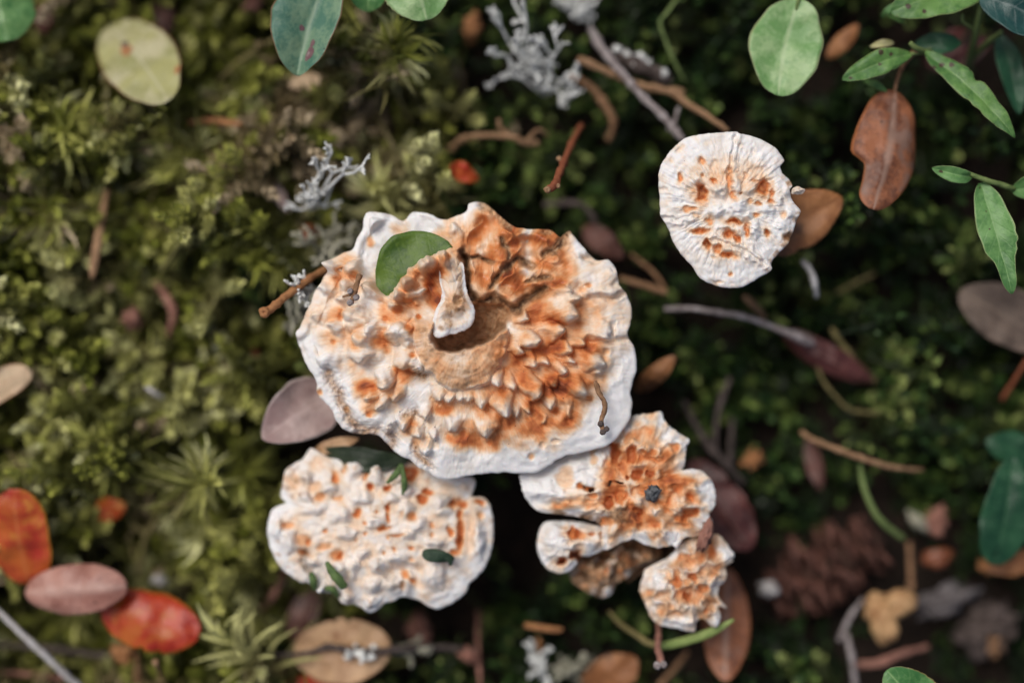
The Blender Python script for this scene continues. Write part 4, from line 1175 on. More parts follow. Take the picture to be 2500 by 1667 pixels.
leaf('long tan-brown leaf standing beside the curled grass blade', (*ZB2(1600, -40), 18), (*ZB2(1580, 880), 27), 116, 'brown', fold=-10, a=1.05, bpow=0.55, roll=10)
leaf('dark maroon leaf behind the orange lobed fungus', (*R6(1230, 370), 19), (*R6(1600, 940), 22), 126, 'maroon', fold=-10, a=1.1, bpow=0.5, bend=1.5)
leaf('taupe dry leaf beside the long green spotted leaf', (*Z6(1640, 790), 23), (*Z6(2330, 1220), 25), 140, 'taupe', fold=6, a=0.9, bpow=0.6)
leaf('broad dark green leaf low beside the pine cone', (*Z8(1740, 770), 26), (*Z8(1860, 40), 28), 128, 'green_dark', fold=10, a=0.8, bpow=0.55, roll=5)
leaf('very dark green leaf above the red stalk', (*V0(2390, 1060), 21), (*V0(2262, 1010), 23), 90, 'green_dark', fold=6)
leaf('fresh green leaf with toothed rim at the litter edge', (*Z8(1500, 1960), 40), (*Z8(1010, 1480), 42.5), 150, 'green_mid', fold=12, serr=0.05, a=1.0, bpow=0.45, stalk=(2390, 1860, 0, 'stem_green'), name='green_leaf')
leaf('rust coloured leaf under the broad dark green leaf', (*Z8(2050, 700), 18), (*Z8(1680, 800), 19), 60, 'brown_rust', fold=0)
leaf('dark brown curled leaf in moss behind the waxy orange folds', (*V0(1340, 520), 18), (*V0(1432, 592), 21), 66, 'brown_dark', fold=-20, bend=2)
leaf('dusky brown leaf between the top moss and yellow-green leaf', (*Z1(1180, -60), 15), (*Z1(1220, 270), 16), 60, 'brown_dark', fold=-10)
leaf('dull red leaf scrap under the green corner leaf', (*Z1(330, 10), 15), (*Z1(310, 250), 16), 50, 'maroon', fold=-10)
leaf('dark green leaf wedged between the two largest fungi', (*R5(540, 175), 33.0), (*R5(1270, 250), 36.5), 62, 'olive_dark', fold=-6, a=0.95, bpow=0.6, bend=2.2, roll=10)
leaf('tan leaf scrap under the dark wedged leaf', (*R5(500, 170), 33), (*R5(860, 70), 34.5), 34, 'tan', fold=0, ripple=0.7)
leaf('orange-brown curled leaf scrap right of the largest fungus', (*ZB3(10, 830), 26), (*ZB3(300, 570), 30), 56, 'brown_rust', fold=-26, bend=2.0)
leaf('narrow rust leaf behind the broad pale green oval leaf', (*Z4(660, 430), 22), (*Z4(890, 180), 24), 44, 'brown_rust', fold=-10)
leaf('red-brown curled leaf across the grey forked twig', (*ZB3(1085, 395), 20), (*ZB3(1750, 760), 19), 74, 'maroon', fold=-22, bend=2.4, a=0.85, bpow=0.5, roll=20)
leaf('dark brown leaf lying deep below the lumpy freckled fungus', (*ZB1(560, 120), 12), (*ZB1(380, 560), 13), 70, 'brown_dark', fold=-10)
leaf('pale pinkish leaf fragment by the tan needle stub', (*Z2(600, 560), 19), (*Z2(320, 640), 21), 46, 'cream', fold=-10, ripple=0.9)
leaf('beige dry leaf fragment in moss left of the white lichen', (*Z2(190, 1340), 20), (*Z2(310, 1560), 22), 30, 'pinkgrey', fold=-15)
leaf('small bright orange leaf scrap above the largest fungus', (*Z2(1710, 1330), 26), (*Z2(1500, 1220), 29), 48, 'red_orange', fold=14, bend=0.4, a=1.3, bpow=0.5, ripple=1.4)
leaf('orange leaf scrap deep in moss above the red trio', (*Z7(640, 400), 19), (*Z7(850, 370), 21), 60, 'red_orange', fold=-10, bend=1.0)
leaf('faded brown leaf under the spotted sprig stems', (*Z4(1400, 470), 18), (*Z4(1850, 300), 19), 100, 'maroon', fold=-5)
leaf('dark brown leaf standing on edge near the tan arched twig', (*ZB3(1270, 1180), 14), (*ZB3(1370, 1560), 16), 44, 'brown_dark', fold=-10)

# leafy sprigs
def sprig(label, stems, leaves, mat='stem_green'):
    t = thing('leafy_sprig', label, 'plant', P(stems[0][0][0], stems[0][0][1], 0))
    for pts in stems:
        tube_obj('stem', t, [P(*p[:3]) for p in pts], [p[3] for p in pts], MAT[mat], sides=8)
    for (b, tp, w, m, kw) in leaves:
        _seed[0] += 1
        leaf_parts(t, b, tp, w, MAT[m], seed=_seed[0], blade_name='leaf', **kw)
    return t


sprig('sprig with dark-spotted narrow green leaves beside the rust brown leaf',
      [[(2290, 60, 0, .8), (2292, 95, 18, .75), (2270, 125, 34, .6), (2240, 120, 39, .5), (2222, 105, 40, .4)], [(2270, 125, 34, .5), (2256, 128, 37, .4), (2225, 132, 39, .35)]],
      [((*Z4(1290, 392), 39), (*Z4(772, 588), 41), 62, 'green_spot', dict(fold=16, a=1.0, bpow=0.62, roll=10)),
       ((*Z4(1385, 385), 38), (*Z4(2042, 1015), 43), 66, 'green_spot', dict(fold=14, a=0.85, bpow=0.6, roll=-12, bend=1.2, notch=lambda U, V: np.where(V < 0, 1 - .35 * np.exp(-((U - .45) / .035) ** 2), 1))),
       ((*Z4(1290, 350), 33), (*Z4(1650, 320), 34), 56, 'green_dark', dict(fold=10)),
       ((*Z4(1240, 180), 33), (*Z4(1110, 120), 37), 20, 'green_spot', dict(fold=10)),
       ((*Z4(980, 345), 37), (*Z4(1150, 320), 36), 20, 'yellow_green', dict(fold=10)),
       ((*Z4(1100, 670), 37), (*Z4(930, 600), 35), 18, 'green_spot', dict(fold=10))])
sprig('sprig with teal and broad spotted leaves reaching over the top moss',
      [[(2370, 190, 0, .8), (2364, 160, 20, .7), (2380, 90, 32, .6), (2396, 0, 39, .5), (2400, -60, 41, .4)], [(2372, 145, 23, .6), (2405, 110, 31, .55), (2445, 78, 38, .5)], [(2382, 75, 33, .4), (2352, 55, 37, .3), (2350, 35, 38, .25)]],
      [((*Z4(1850, -120), 38.5), (*Z4(1130, 90), 40), 108, 'green_spot', dict(fold=8, roll=4, a=0.9, bpow=0.5)),
       ((*Z4(1790, -30), 40), (*Z4(2400, 260), 41), 132, 'green_teal', dict(fold=10, a=1.0, bpow=0.5)),
       ((*Z4(1930, 250), 31), (*Z4(2080, 840), 33), 66, 'green_dark', dict(fold=14)),
       ((*Z4(1180, 20), 36), (*Z4(1060, 130), 34), 18, 'green_clean', dict(fold=10))])
sprig('sprig with a long narrow green leaf and small folded leaf on thin stem',
      [[(2560, 470, 0, .8), (2530, 468, 22, .7), (2480, 462, 39, .5), (2440, 450, 42, .5), (2398, 437, 43, .45), (2350, 418, 42, .35), (2320, 412, 42, .3)]],
      [((*Z4(1740, 1300), 42), (*Z4(1432, 1238), 43.5), 44, 'green_clean', dict(fold=32, a=1.1, bpow=0.6, roll=-18)),
       ((*Z4(1795, 1345), 42), (*Z6(2022, 806), 44), 88, 'green_clean', dict(fold=14, a=0.82, bpow=0.6, roll=6, bend=1.0, notch=lambda U, V: 1 - .3 * ss(.6, .72, U) * ss(1.0, .8, U))),
       ((*Z4(2020, 1405), 40), (*Z4(2330, 1340), 42), 60, 'green_clean', dict(fold=14))])

# ------------------------------------------------------------------ twigs and needles
def twig(label, pts, mat, name='twig', cat='twig', branches=(), knobs=(), rough=0.22, knob=0.28, flat=1.0, sides=10, knobmat=None, group=None):
    _seed[0] += 1
    kf = 0.66 if np.mean([p[2] for p in pts]) < 33 else 1.0
    pts = [(*p[:3], p[3] * kf) for p in pts]
    branches = [[(*p[:3], p[3] * kf) for p in b] for b in branches]
    t = thing(name, label, cat, P(pts[0][0], pts[0][1], min(p[2] for p in pts)), group)
    tube_obj('shaft', t, [P(*p[:3]) for p in pts], [p[3] for p in pts], MAT[mat], sides=sides, rough=rough, knob=knob, seed=_seed[0], flat=flat)
    for b in branches:
        tube_obj('side_branch', t, [P(*p[:3]) for p in b], [p[3] for p in b], MAT[mat], sides=7, rough=rough, knob=knob, seed=_seed[0])
    for (x, y, z, r) in knobs:
        lump('bud_scar', t, P(x, y, z), (r, r, r), MAT[knobmat or mat], 0.2, _seed[0], cup=True)
    return t


def lump(name, parent, c, radii, mat, amp=0.25, seed=0, cup=False, rot=0, nu=14, nv=18, freq=1.2):
    th = np.linspace(0, math.pi, nu)[:, None]
    ph = np.linspace(0, 2 * math.pi, nv, endpoint=False)[None, :]
    d = np.stack([np.sin(th) * np.cos(ph), np.sin(th) * np.sin(ph), np.cos(th) + 0 * ph], -1)
    r = 1 + amp * fbm(d[..., 0] * freq + seed + d[..., 2], d[..., 1] * freq - d[..., 2] * 0.7, 1.0, 3, 501)
    if cup:
        r = r - 0.45 * np.exp(-((np.arccos(np.clip(d[..., 2], -1, 1))) / 0.45) ** 2)
    v = d * r[..., None] * np.array(radii) * MM
    cr, sr = math.cos(rot), math.sin(rot)
    v = np.stack([v[..., 0] * cr - v[..., 1] * sr, v[..., 0] * sr + v[..., 1] * cr, v[..., 2]], -1)
    V = v.reshape(-1, 3) + np.array(c)
    ob = link(name, np_mesh(name, V, [grid_faces(nu, nv, True)]), mat, parent)
    register(V)
    return ob


def q(Z, *pts):
    return [(*Z(x, y), z, r) for (x, y, z, r) in pts]


twig('knobbly grey twig pointing at the round white fungus', q(Z3, (1030, 215, 21, .9), (1130, 380, 24, 1.1), (1290, 570, 27, 1.0), (1400, 700, 28, .95), (1560, 850, 29, 1.0), (1710, 1030, 29, .9)), 'twig_grey', knob=0.5, rough=0.15, branches=[q(Z3, (1680, 790, 26, .5), (1640, 920, 27, .5), (1600, 960, 28, .45))])
twig('brown twig crossing beneath the knobbly grey twig', q(Z3, (940, 440, 25, 1.0), (1100, 500, 25, .95), (1280, 590, 24.5, .9), (1480, 650, 25, 1.1), (1715, 690, 25, 1.1)), 'twig_tan', branches=[q(Z3, (1640, 690, 25, .9), (1740, 760, 26, .8), (1880, 850, 28, .8), (2040, 960, 30, .6))])
tw = twig('short dark decayed stick dotted with pale lichen', q(Z3, (1190, 360, 22, 1.5), (1330, 450, 23, 2.2), (1480, 530, 23, 2.3), (1620, 600, 22, 1.6)), 'twig_dark', rough=0.25)
for i, (x, y) in enumerate(((1230, 365), (1300, 400), (1340, 430), (1390, 425), (1450, 480), (1570, 540), (1350, 480), (1420, 450))):
    lump('lichen_patch', tw, P(*Z3(x, y), 23.9), (0.8 + .3 * math.sin(i * 5), 0.6, 0.4), MAT['lichen'], 1.0, i, freq=2.6, rot=i)
twig('thin red twig with a grey cut end rising above the moss', q(Z3, (965, 920, 25, .45), (900, 1040, 31, .5), (840, 1180, 38, .6), (795, 1290, 43, .6), (770, 1360, 45.5, .65), (725, 1390, 46.2, .6)), 'stem_red', knobs=[(*Z3(712, 1398), 46.5, .62), (*Z3(790, 1370), 45.8, .45), (*Z3(800, 1170), 38.5, .5)], knobmat='twig_tan')
twig('curved brown stalk near the small orange scrap', q(Z3, (5, 1110, 17, .9), (80, 1030, 21, .9), (200, 1000, 23, .9), (330, 1000, 24, .8), (460, 1010, 25, .8), (560, 1060, 24, .8), (640, 1050, 23, .7)), 'twig_tan', branches=[q(Z3, (430, 1000, 24, .6), (360, 930, 25, .6), (360, 880, 25, .5)), q(Z3, (560, 1050, 24, .5), (640, 960, 24, .5), (720, 1000, 22, .4))])
twig('bent brown stalk below the big white lichen', q(Z3, (880, 560, 18, .9), (1030, 640, 20, 1.0), (1130, 760, 20, 1.1), (1200, 900, 19, 1.0), (1160, 1030, 17, .9)), 'twig_brown')
twig('green moss stalk right of the dark decayed stick', q(Z3, (1680, -20, 25, .5), (1600, 90, 26, .5), (1545, 170, 26, .5), (1590, 320, 25, .5), (1660, 480, 24, .5), (1720, 600, 22, .5)), 'stem_green')
twig('orange-brown twig passing behind the white lichen fan', q(R1, (0, 1085, 45, .75), (70, 1060, 44.5, .7), (160, 985, 43, .62), (290, 890, 41, .62), (420, 790, 39, .62), (560, 720, 36, .6), (700, 660, 32, .6)), 'twig_orange', knobs=[(*R1(20, 1088), 45.2, .95)])
twig('grey-brown twig below the round white fungus', q(ZB3, (220, 225, 25, .7), (400, 220, 26, .7), (620, 250, 27, .75), (820, 285, 27, .8), (1000, 350, 26, .8), (1130, 400, 26, 1.1), (1250, 450, 25, 1.3), (1310, 475, 24, .9)), 'twig_grey', rough=0.1)
twig('olive-brown stick beside the red-brown curled leaf', q(ZB3, (1450, 370, 20, .8), (1540, 500, 20, .8), (1640, 630, 19, .8), (1770, 760, 18, .7)), 'twig_olive')
twig('thin olive stalk bending through dark moss', q(ZB3, (1340, 630, 20, .5), (1390, 760, 20, .5), (1480, 870, 20, .5), (1590, 965, 19, .55), (1800, 990, 18, .5)), 'twig_olive')
twig('arched tan twig above the pine cone', q(ZB3, (1225, 1130, 22, .6), (1330, 1195, 24, .75), (1540, 1275, 26, .8), (1700, 1330, 26, .8), (1880, 1385, 25, .7), (2120, 1410, 22, .5)), 'twig_tan')
twig('forked dark grey twig behind the orange lobed fungus', q(ZB3, (360, 900, 15, .6), (450, 1080, 17, .8), (560, 1250, 18, 1.1), (680, 1380, 18, 1.0), (800, 1500, 16, .8)), 'twig_dark', branches=[q(ZB3, (700, 730, 17, .6), (640, 880, 18, .9), (600, 1050, 18, .8), (590, 1250, 18, .8)), q(ZB3, (720, 1030, 16, .7), (705, 1200, 17, .8), (700, 1400, 17, .8))])
twig('pale weathered twig below the red trio of leaves', q(Z7, (-60, 1030, 26, .6), (60, 1150, 27, .75), (250, 1330, 27, .9), (400, 1470, 26, .95), (560, 1620, 24, .9)), 'twig_pale')
twig('dim brown stick under the pale weathered twig', q(Z7, (-40, 1500, 17, .8), (200, 1510, 18, .8), (430, 1540, 18, .9)), 'twig_rose')
twig('grey shadowed stick behind the shiny crimson leaf', q(Z7, (-30, 1310, 13, .8), (300, 1330, 14, .9), (760, 1390, 15, .9)), 'twig_dark')
twig('upright brown stalk under the shiny crimson leaf', q(Z7, (915, 1340, 19, .8), (925, 1450, 19, .9), (930, 1620, 18, .9)), 'twig_brown')
twig('short pale nub beside the shiny crimson leaf', q(Z7, (1055, 1430, 30, .7), (1080, 1500, 26, .55), (1110, 1600, 20, .55)), 'twig_tan', knobs=[(*Z7(1050, 1428), 30.4, .6)], knobmat='twig_tan')
twig('small brown twig hanging below the orange lobed fungus', q(ZB2, (1035, 400, 30, .5), (1032, 520, 33, .5), (1030, 620, 36, .55), (1055, 700, 38, .6), (1050, 745, 39, .6)), 'twig_rose', knobs=[(*ZB2(1025, 750), 39.4, .7), (*ZB2(1075, 742), 39.2, .65)], knobmat='twig_grey')
twig('curved brown twig with dark buds resting on the white margin', q(R4, (1440, 455, 46.0, .36), (1465, 540, 46.2, .42), (1515, 630, 46.2, .42), (1520, 710, 46.0, .42), (1492, 790, 45.8, .42), (1505, 870, 45.8, .40)), 'twig_brown', knobs=[(*R4(1485, 815), 46.2, .50), (*R4(1505, 885), 46.0, .52), (*R4(1537, 860), 46.1, .46)], knobmat='twig_dark', knob=0.0)
twig('tiny forked twig stuck in the left side of the largest fungus', q(R1, (832, 770, 46.2, .42), (810, 850, 47, .42), (785, 930, 47.8, .42), (755, 1010, 48.2, .42)), 'twig_brown', branches=[q(R1, (770, 935, 47.8, .25), (730, 945, 48, .22), (685, 960, 48, .2))], knobs=[(*R1(748, 910), 48.2, .5), (*R1(800, 963), 48.3, .55), (*R1(747, 1008), 48.5, .55)], knobmat='twig_grey', knob=0.0)
twig('red leaf stalk leaning past the very dark leaf', q(Z6, (2130, 1290, 25, .6), (2060, 1410, 23, .65), (1950, 1580, 19, .7)), 'stem_red')
twig('white crusted twig end below the orange-brown pointed leaf', q(Z6, (480, 560, 29, .7), (540, 640, 30, .85), (570, 740, 30, .8), (585, 830, 28, .6)), 'twig_pale')
twig('bright green bent stem over the pine cone', q(Z8, (830, 90, 22, .7), (850, 230, 24, .85), (920, 400, 24, .9), (1000, 500, 23, 1.0), (1120, 590, 20, .9)), 'stem_green', rough=0.03, knob=0)
twig('grey-brown upright stick beside the pine cone', q(Z8, (1160, 620, 13, .7), (1170, 780, 14, .8), (1175, 960, 14, .7)), 'twig_brown')
twig('curved grey stalk left of the tan husk', q(Z8, (850, 1000, 17, .6), (760, 1120, 18, .7), (690, 1280, 17, .8)), 'twig_grey')
twig('grey-brown stick running under the toothed green leaf', q(Z8, (740, 1230, 18, .7), (770, 1380, 19, .8), (800, 1600, 18, .8)), 'twig_grey')
twig('reddish flat stick among the litter below the tan husk', q(Z8, (800, 1440, 15, 1.0), (960, 1430, 16, 1.2), (1100, 1370, 16, .9), (1290, 1320, 14, .7)), 'twig_rose', flat=0.4)
twig('brown branched root below the orange leaf scrap', q(Z7, (1080, 380, 13, .7), (1040, 480, 15, .8), (980, 600, 16, .9), (950, 740, 15, .9), (940, 850, 12, .8)), 'twig_olive', branches=[q(Z7, (860, 400, 16, .6), (900, 500, 16, .6), (1000, 560, 16, .7)), q(Z7, (860, 530, 13, .4), (900, 680, 14, .5), (940, 780, 14, .5))])
twig('thin stem passing down beside the pinkish lichen crumbs', q(ZB1, (1910, 300, 12, .5), (1905, 560, 17, .55), (1910, 700, 19, .55), (1925, 930, 20, .6)), 'twig_rose')
twig('brown stick beside the mid brown leaf', q(ZB2, (1270, 640, 15, .6), (1180, 760, 16, .7), (1040, 920, 16, .8)), 'twig_brown')
twig('dark twig arching above the waxy orange folds', q(V0, (1250, 470, 17, .9), (1330, 468, 19, .9), (1362, 500, 19, .8), (1372, 545, 17, .7)), 'twig_dark')
twig('brown twig in moss right of the largest fungus', q(V0, (1425, 640, 21, .7), (1480, 655, 23, .8), (1530, 672, 23, 1.0)), 'twig_brown', branches=[q(V0, (1450, 585, 18, .5), (1500, 625, 20, .5), (1530, 665, 22, .5))])

NEED = [('broad flat tan needle lying across yellow-green moss', q(Z5, (785, 40, 21, .7), (750, 250, 25, 1.1), (715, 450, 27, 1.3), (690, 600, 27.5, 1.2), (678, 690, 27.5, .6)), 'twig_tan'),
        ('curved reddish needle sunk in moss below the flat tan needle', q(Z5, (1140, 720, 18, .6), (1230, 840, 20, 1.2), (1275, 960, 20, 1.2), (1235, 1120, 18, .5)), 'twig_rose'),
        ('short orange-brown needle stub above the spiky moss tufts', q(Z1, (1390, 905, 22, .7), (1560, 890, 23, .9), (1690, 905, 24, .9), (1775, 915, 24, .8)), 'twig_orange'),
        ('orange-brown needle lying left of the curled grass blade', q(ZB2, (-60, 420, 23, .8), (60, 440, 24, .9), (170, 455, 24, .9), (245, 455, 24, .5)), 'twig_orange'),
        ('olive yellow needle slanting under the blue-green leaf', q(Z1, (1610, 590, 17, .5), (1780, 440, 19, .6), (2000, 300, 21, .6), (2120, 220, 21, .6)), 'twig_olive'),
        ('beige pod-shaped needle end under the round white fungus', q(ZB3, (800, 130, 24, .7), (870, 190, 24, 1.1), (960, 290, 21, .7)), 'twig_tan'),
        ('dark red needle below the pinkish grey dry leaf', q(Z5, (1850, 1130, 13, .6), (1880, 1260, 14, .9), (1870, 1370, 13, .5)), 'maroon_needle'),
        ('pinkish brown needle below the lumpy freckled fungus', q(V0, (655, 1310, 17, 1.0), (625, 1370, 16, 1.0), (600, 1400, 14, .6)), 'twig_rose'),
        ('brown needle crossing deep moss under the brown leaf', q(Z6, (730, 800, 14, .5), (880, 720, 16, .6), (1010, 660, 15, .5)), 'twig_olive'),
        ('rust needle leaning beside the tan oval leaf', q(ZB1, (330, 760, 18, .8), (270, 840, 18, .8), (200, 930, 17, .7)), 'twig_rose'),
        ('short brown needle hanging under the orange-brown needle', q(ZB2, (45, 470, 21, .6), (55, 560, 20, .7), (60, 640, 19, .5)), 'twig_orange'),
        ('pale pink needle tip lying in yellow moss by the pale nub', q(ZB4, (1110, 600, 24, .5), (1170, 645, 24.5, .8), (1260, 700, 23, .5)), 'twig_pale')]
MAT['maroon_needle'] = MAT['stem_red']
for lab, pts, mt in NEED:
    twig(lab, pts, mt, name='needle', cat='needle', rough=0.03, knob=0, flat=0.55)

# grass blade
_seed[0] += 1
gb = thing('grass_blade', 'curled green grass blade with brown base under the orange fungus', 'grass blade', P(*ZB2(640, 320), 20))
tube_obj('blade', gb, [P(*p[:3]) for p in q(ZB2, (1000, 580, 30, .6), (1100, 585, 31, .75), (1300, 535, 33, .85), (1480, 470, 34, .8), (1650, 375, 35, .25))], [.6, .75, .85, .8, .25], MAT['green_blade'], rough=0.02, flat=0.35)
tube_obj('sheath', gb, [P(*p[:3]) for p in q(ZB2, (630, 310, 24, .3), (720, 410, 26, .45), (840, 490, 28, .55), (940, 560, 29.5, .6), (1020, 588, 30, .6))], [.3, .45, .55, .62, .62], MAT['twig_olive'], rough=0.03)

# scraps lying on the fungi
sb = thing('plant_scrap', 'green stem scrap lying on the lumpy freckled fungus', 'plant scrap', P(*R5(600, 1090), 38.5))
tube_obj('stem_piece', sb, [P(*p[:3]) for p in q(R5, (600, 1085, 39.4, .4), (640, 1160, 39.6, .7), (690, 1220, 39.6, .85), (750, 1290, 39.0, .8))], [.35, .7, .85, .7], MAT['green_bit'], flat=0.5)
sb = thing('plant_scrap', 'dark green leaf scrap lying on the lumpy freckled fungus', 'plant scrap', P(*R5(1400, 1000), 38))
leaf_parts(sb, (*R5(1385, 1010), 39.3), (*R5(1650, 1060), 39.0), 33, MAT['green_bit_dark'], fold=-12, a=0.8, bpow=0.4, ripple=0.8, thick=0.5, midrib=False, seed=77)
tube_obj('torn_end', sb, [P(*R5(1590, 1040), 39.3), P(*R5(1620, 1085), 38.8), P(*R5(1612, 1110), 38.3)], [.5, .45, .2], MAT['green_bit_dark'])
sb = thing('plant_scrap', 'forked green moss scrap at the top of the freckled fungus', 'plant scrap', P(*R5(1200, 320), 37))
tube_obj('shoot', sb, [P(*R5(1215, 280), 39), P(*R5(1170, 360), 39.2), P(*R5(1095, 435), 38.3)], [.35, .6, .25], MAT['green_bit'], flat=.6)
tube_obj('shoot', sb, [P(*R5(1215, 280), 39), P(*R5(1235, 400), 39.2), P(*R5(1240, 470), 38.8), P(*R5(1225, 530), 38.2)], [.35, .5, .55, .2], MAT['green_bit'], flat=.6)
sb = thing('plant_scrap', 'olive stem scrap at the lower left rim of the freckled fungus', 'plant scrap', P(*R5(480, 1200), 34))
tube_obj('stem_piece', sb, [P(*R5(470, 1170), 37), P(*R5(490, 1240), 37.2), P(*R5(500, 1300), 35.8)], [.4, .7, .5], MAT['green_bit'])
tube_obj('stem_piece', sb, [P(*R5(590, 1300), 37), P(*R5(650, 1310), 37), P(*R5(690, 1360), 35.8)], [.4, .6, .4], MAT['green_bit'])
pb = lump('pebble', None, P(*R6(975, 585), 42.6), (1.25, 1.4, 1.0), MAT['pebble'], 0.55, 3, freq=2.0)
tag(pb, 'tiny dark grey pebble sitting on the orange lobed fungus', 'pebble')
pc = lump('wood_crumb', None, P(*R6(1315, 850), 39.5), (1.1, 2.6, 1.2), MAT['twig_rose'], 0.6, 5, rot=-0.3, freq=2.2)
tag(pc, 'brown bark crumb wedged beside the lower lobe of the orange fungus', 'bark')

# ------------------------------------------------------------------ lichens
def lichen(label, base, heads, mat='lichen', r0=0.5, seed=1, depth=3, spread=0.75, fork_len=0.55, tipn=3):
    """base (px,py,z); heads: list of end points (px,py,z) of the main branches"""
    t = thing('lichen', label, 'lichen', P(*base), 'pale lichen tufts')
    rs = np.random.default_rng(seed)
    for hd in heads:
        Vs, Fs, off = [], [[], []], 0
        B, H = np.array(P(*base)), np.array(P(*hd))

        def grow(p, d, L, r, lev):
            nonlocal off
            d = d / np.linalg.norm(d)
            m = p + d * L * 0.5 + rs.normal(0, 0.10, 3) * L
            e = p + d * L + rs.normal(0, 0.08, 3) * L
            V, F = tube_mesh('b', np.array([p, m, e]), [r, r * 0.9, r * 0.8], sides=5, sub=2, rough=0.18, seed=int(rs.integers(50)))
            Vs.append(V)
            Fs[0].append(F[0] + off)
            Fs[1].append(np.concatenate([F[1], F[2]]) + off)
            off += len(V)
            if lev <= 0:
                return
            for k in range(tipn + 1 if lev == 1 else 3):
                nd = d + rs.normal(0, spread, 3) + np.array([0, 0, 0.15])
                grow(e if k else m, nd, L * fork_len * rs.uniform(.75, 1.25), r * 0.84, lev - 1)
        grow(B, H - B, np.linalg.norm(H - B) * 0.66, r0 * 0.66, depth)
        V = np.concatenate(Vs)
        ob = link('branch', np_mesh('branch', V, [np.concatenate(Fs[0]), np.concatenate(Fs[1])]), MAT[mat], t)
        register(V)
    return t


lichen('big white branching lichen clump at the head of the brown twigs', (*Z3(690, 700), 18), [(*Z3(330, 80), 30), (*Z3(470, 60), 32), (*Z3(300, 330), 29), (*Z3(540, 330), 31), (*Z3(780, 150), 31), (*Z3(860, 360), 29), (*Z3(620, 430), 30), (*Z3(960, 500), 27), (*Z3(430, 220), 31)], seed=3, depth=4, fork_len=0.37)
lichen('white crown of lichen above the green embedded leaf', (*Z2(480, 1540), 26), [(*Z2(560, 1180), 39), (*Z2(690, 1190), 40), (*Z2(800, 1200), 40), (*Z2(620, 1290), 38), (*Z2(480, 1290), 36), (*Z2(430, 1450), 33), (*Z2(580, 1400), 35)], seed=5, depth=4, fork_len=0.33, r0=0.5)
lichen('white lichen fan at the left margin of the largest fungus', (*R1(430, 900), 36), [(*R1(250, 750), 41), (*R1(255, 810), 41.5), (*R1(270, 880), 41.5), (*R1(290, 950), 41), (*R1(320, 1010), 40.5), (*R1(360, 1050), 40), (*R1(330, 740), 40)], seed=8, depth=1, fork_len=0.5, r0=0.55, spread=0.3, tipn=3)
lichen('soft white lichen tuft beyond the big lichen clump', (*Z3(930, 150), 16), [(*Z3(780, 10), 22), (*Z3(940, 60), 23), (*Z3(1020, 10), 23), (*Z3(1000, 90), 22), (*Z3(900, -40), 22)], seed=11, depth=3, fork_len=0.45)
lichen('dull grey-green lichen tuft between moss and the largest fungus', (*R1(520, 640), 22), [(*R1(480, 420), 30), (*R1(620, 400), 31), (*R1(700, 430), 31), (*R1(560, 520), 32), (*R1(380, 480), 28), (*R1(680, 350), 30)], mat='lichen_dull', seed=14, depth=3, fork_len=0.45, r0=0.6)
lichen('dull lichen tuft under the left rim by the white fan', (*R1(300, 1200), 24), [(*R1(250, 1050), 31), (*R1(330, 1080), 32), (*R1(380, 980), 34), (*R1(420, 920), 34)], mat='lichen_dull', seed=15, depth=2, fork_len=0.5, r0=0.6)
lichen('greyish lichen crumbs lying on the tan oval leaf', (*ZB1(820, 680), 25), [(*ZB1(1090, 620), 27.5), (*ZB1(940, 590), 27.5), (*ZB1(1000, 640), 28), (*ZB1(850, 700), 27)], seed=17, depth=2, fork_len=0.4, r0=0.8)
lichen('pinkish lichen crumbs on the litter right of the tan leaf', (*ZB1(1180, 640), 19), [(*ZB1(1300, 620), 22), (*ZB1(1420, 640), 22), (*ZB1(1480, 570), 22)], seed=19, depth=2, fork_len=0.4, r0=0.8, mat='lichen_dull')
lichen('small pale lichen bit under the big lichen clump', (*Z3(830, 760), 22), [(*Z3(850, 670), 27), (*Z3(890, 680), 26)], seed=21, depth=1, r0=0.6)
lichen('frosty lichen stalks below the orange-brown needle', (*ZB2(100, 880), 17), [(*ZB2(20, 660), 23), (*ZB2(80, 690), 23), (*ZB2(-40, 560), 22)], seed=23, depth=2, r0=0.7, fork_len=.4)
lichen('greenish grey lichen patch beside the mid brown leaf', (*ZB2(300, 830), 14), [(*ZB2(220, 720), 19), (*ZB2(350, 700), 20), (*ZB2(420, 760), 19), (*ZB2(280, 760), 20)], seed=25, depth=2, mat='lichen_dull', r0=0.8)
stick = twig('lichen covered stick lying over the tan oval leaf', q(ZB1, (190, 670, 20, .5), (480, 650, 25, .6), (700, 600, 26, .9), (900, 640, 26.4, 1.0), (1150, 630, 25.5, .9), (1500, 600, 21, .9), (1900, 620, 18, .6)), 'twig_dark', rough=0.3)

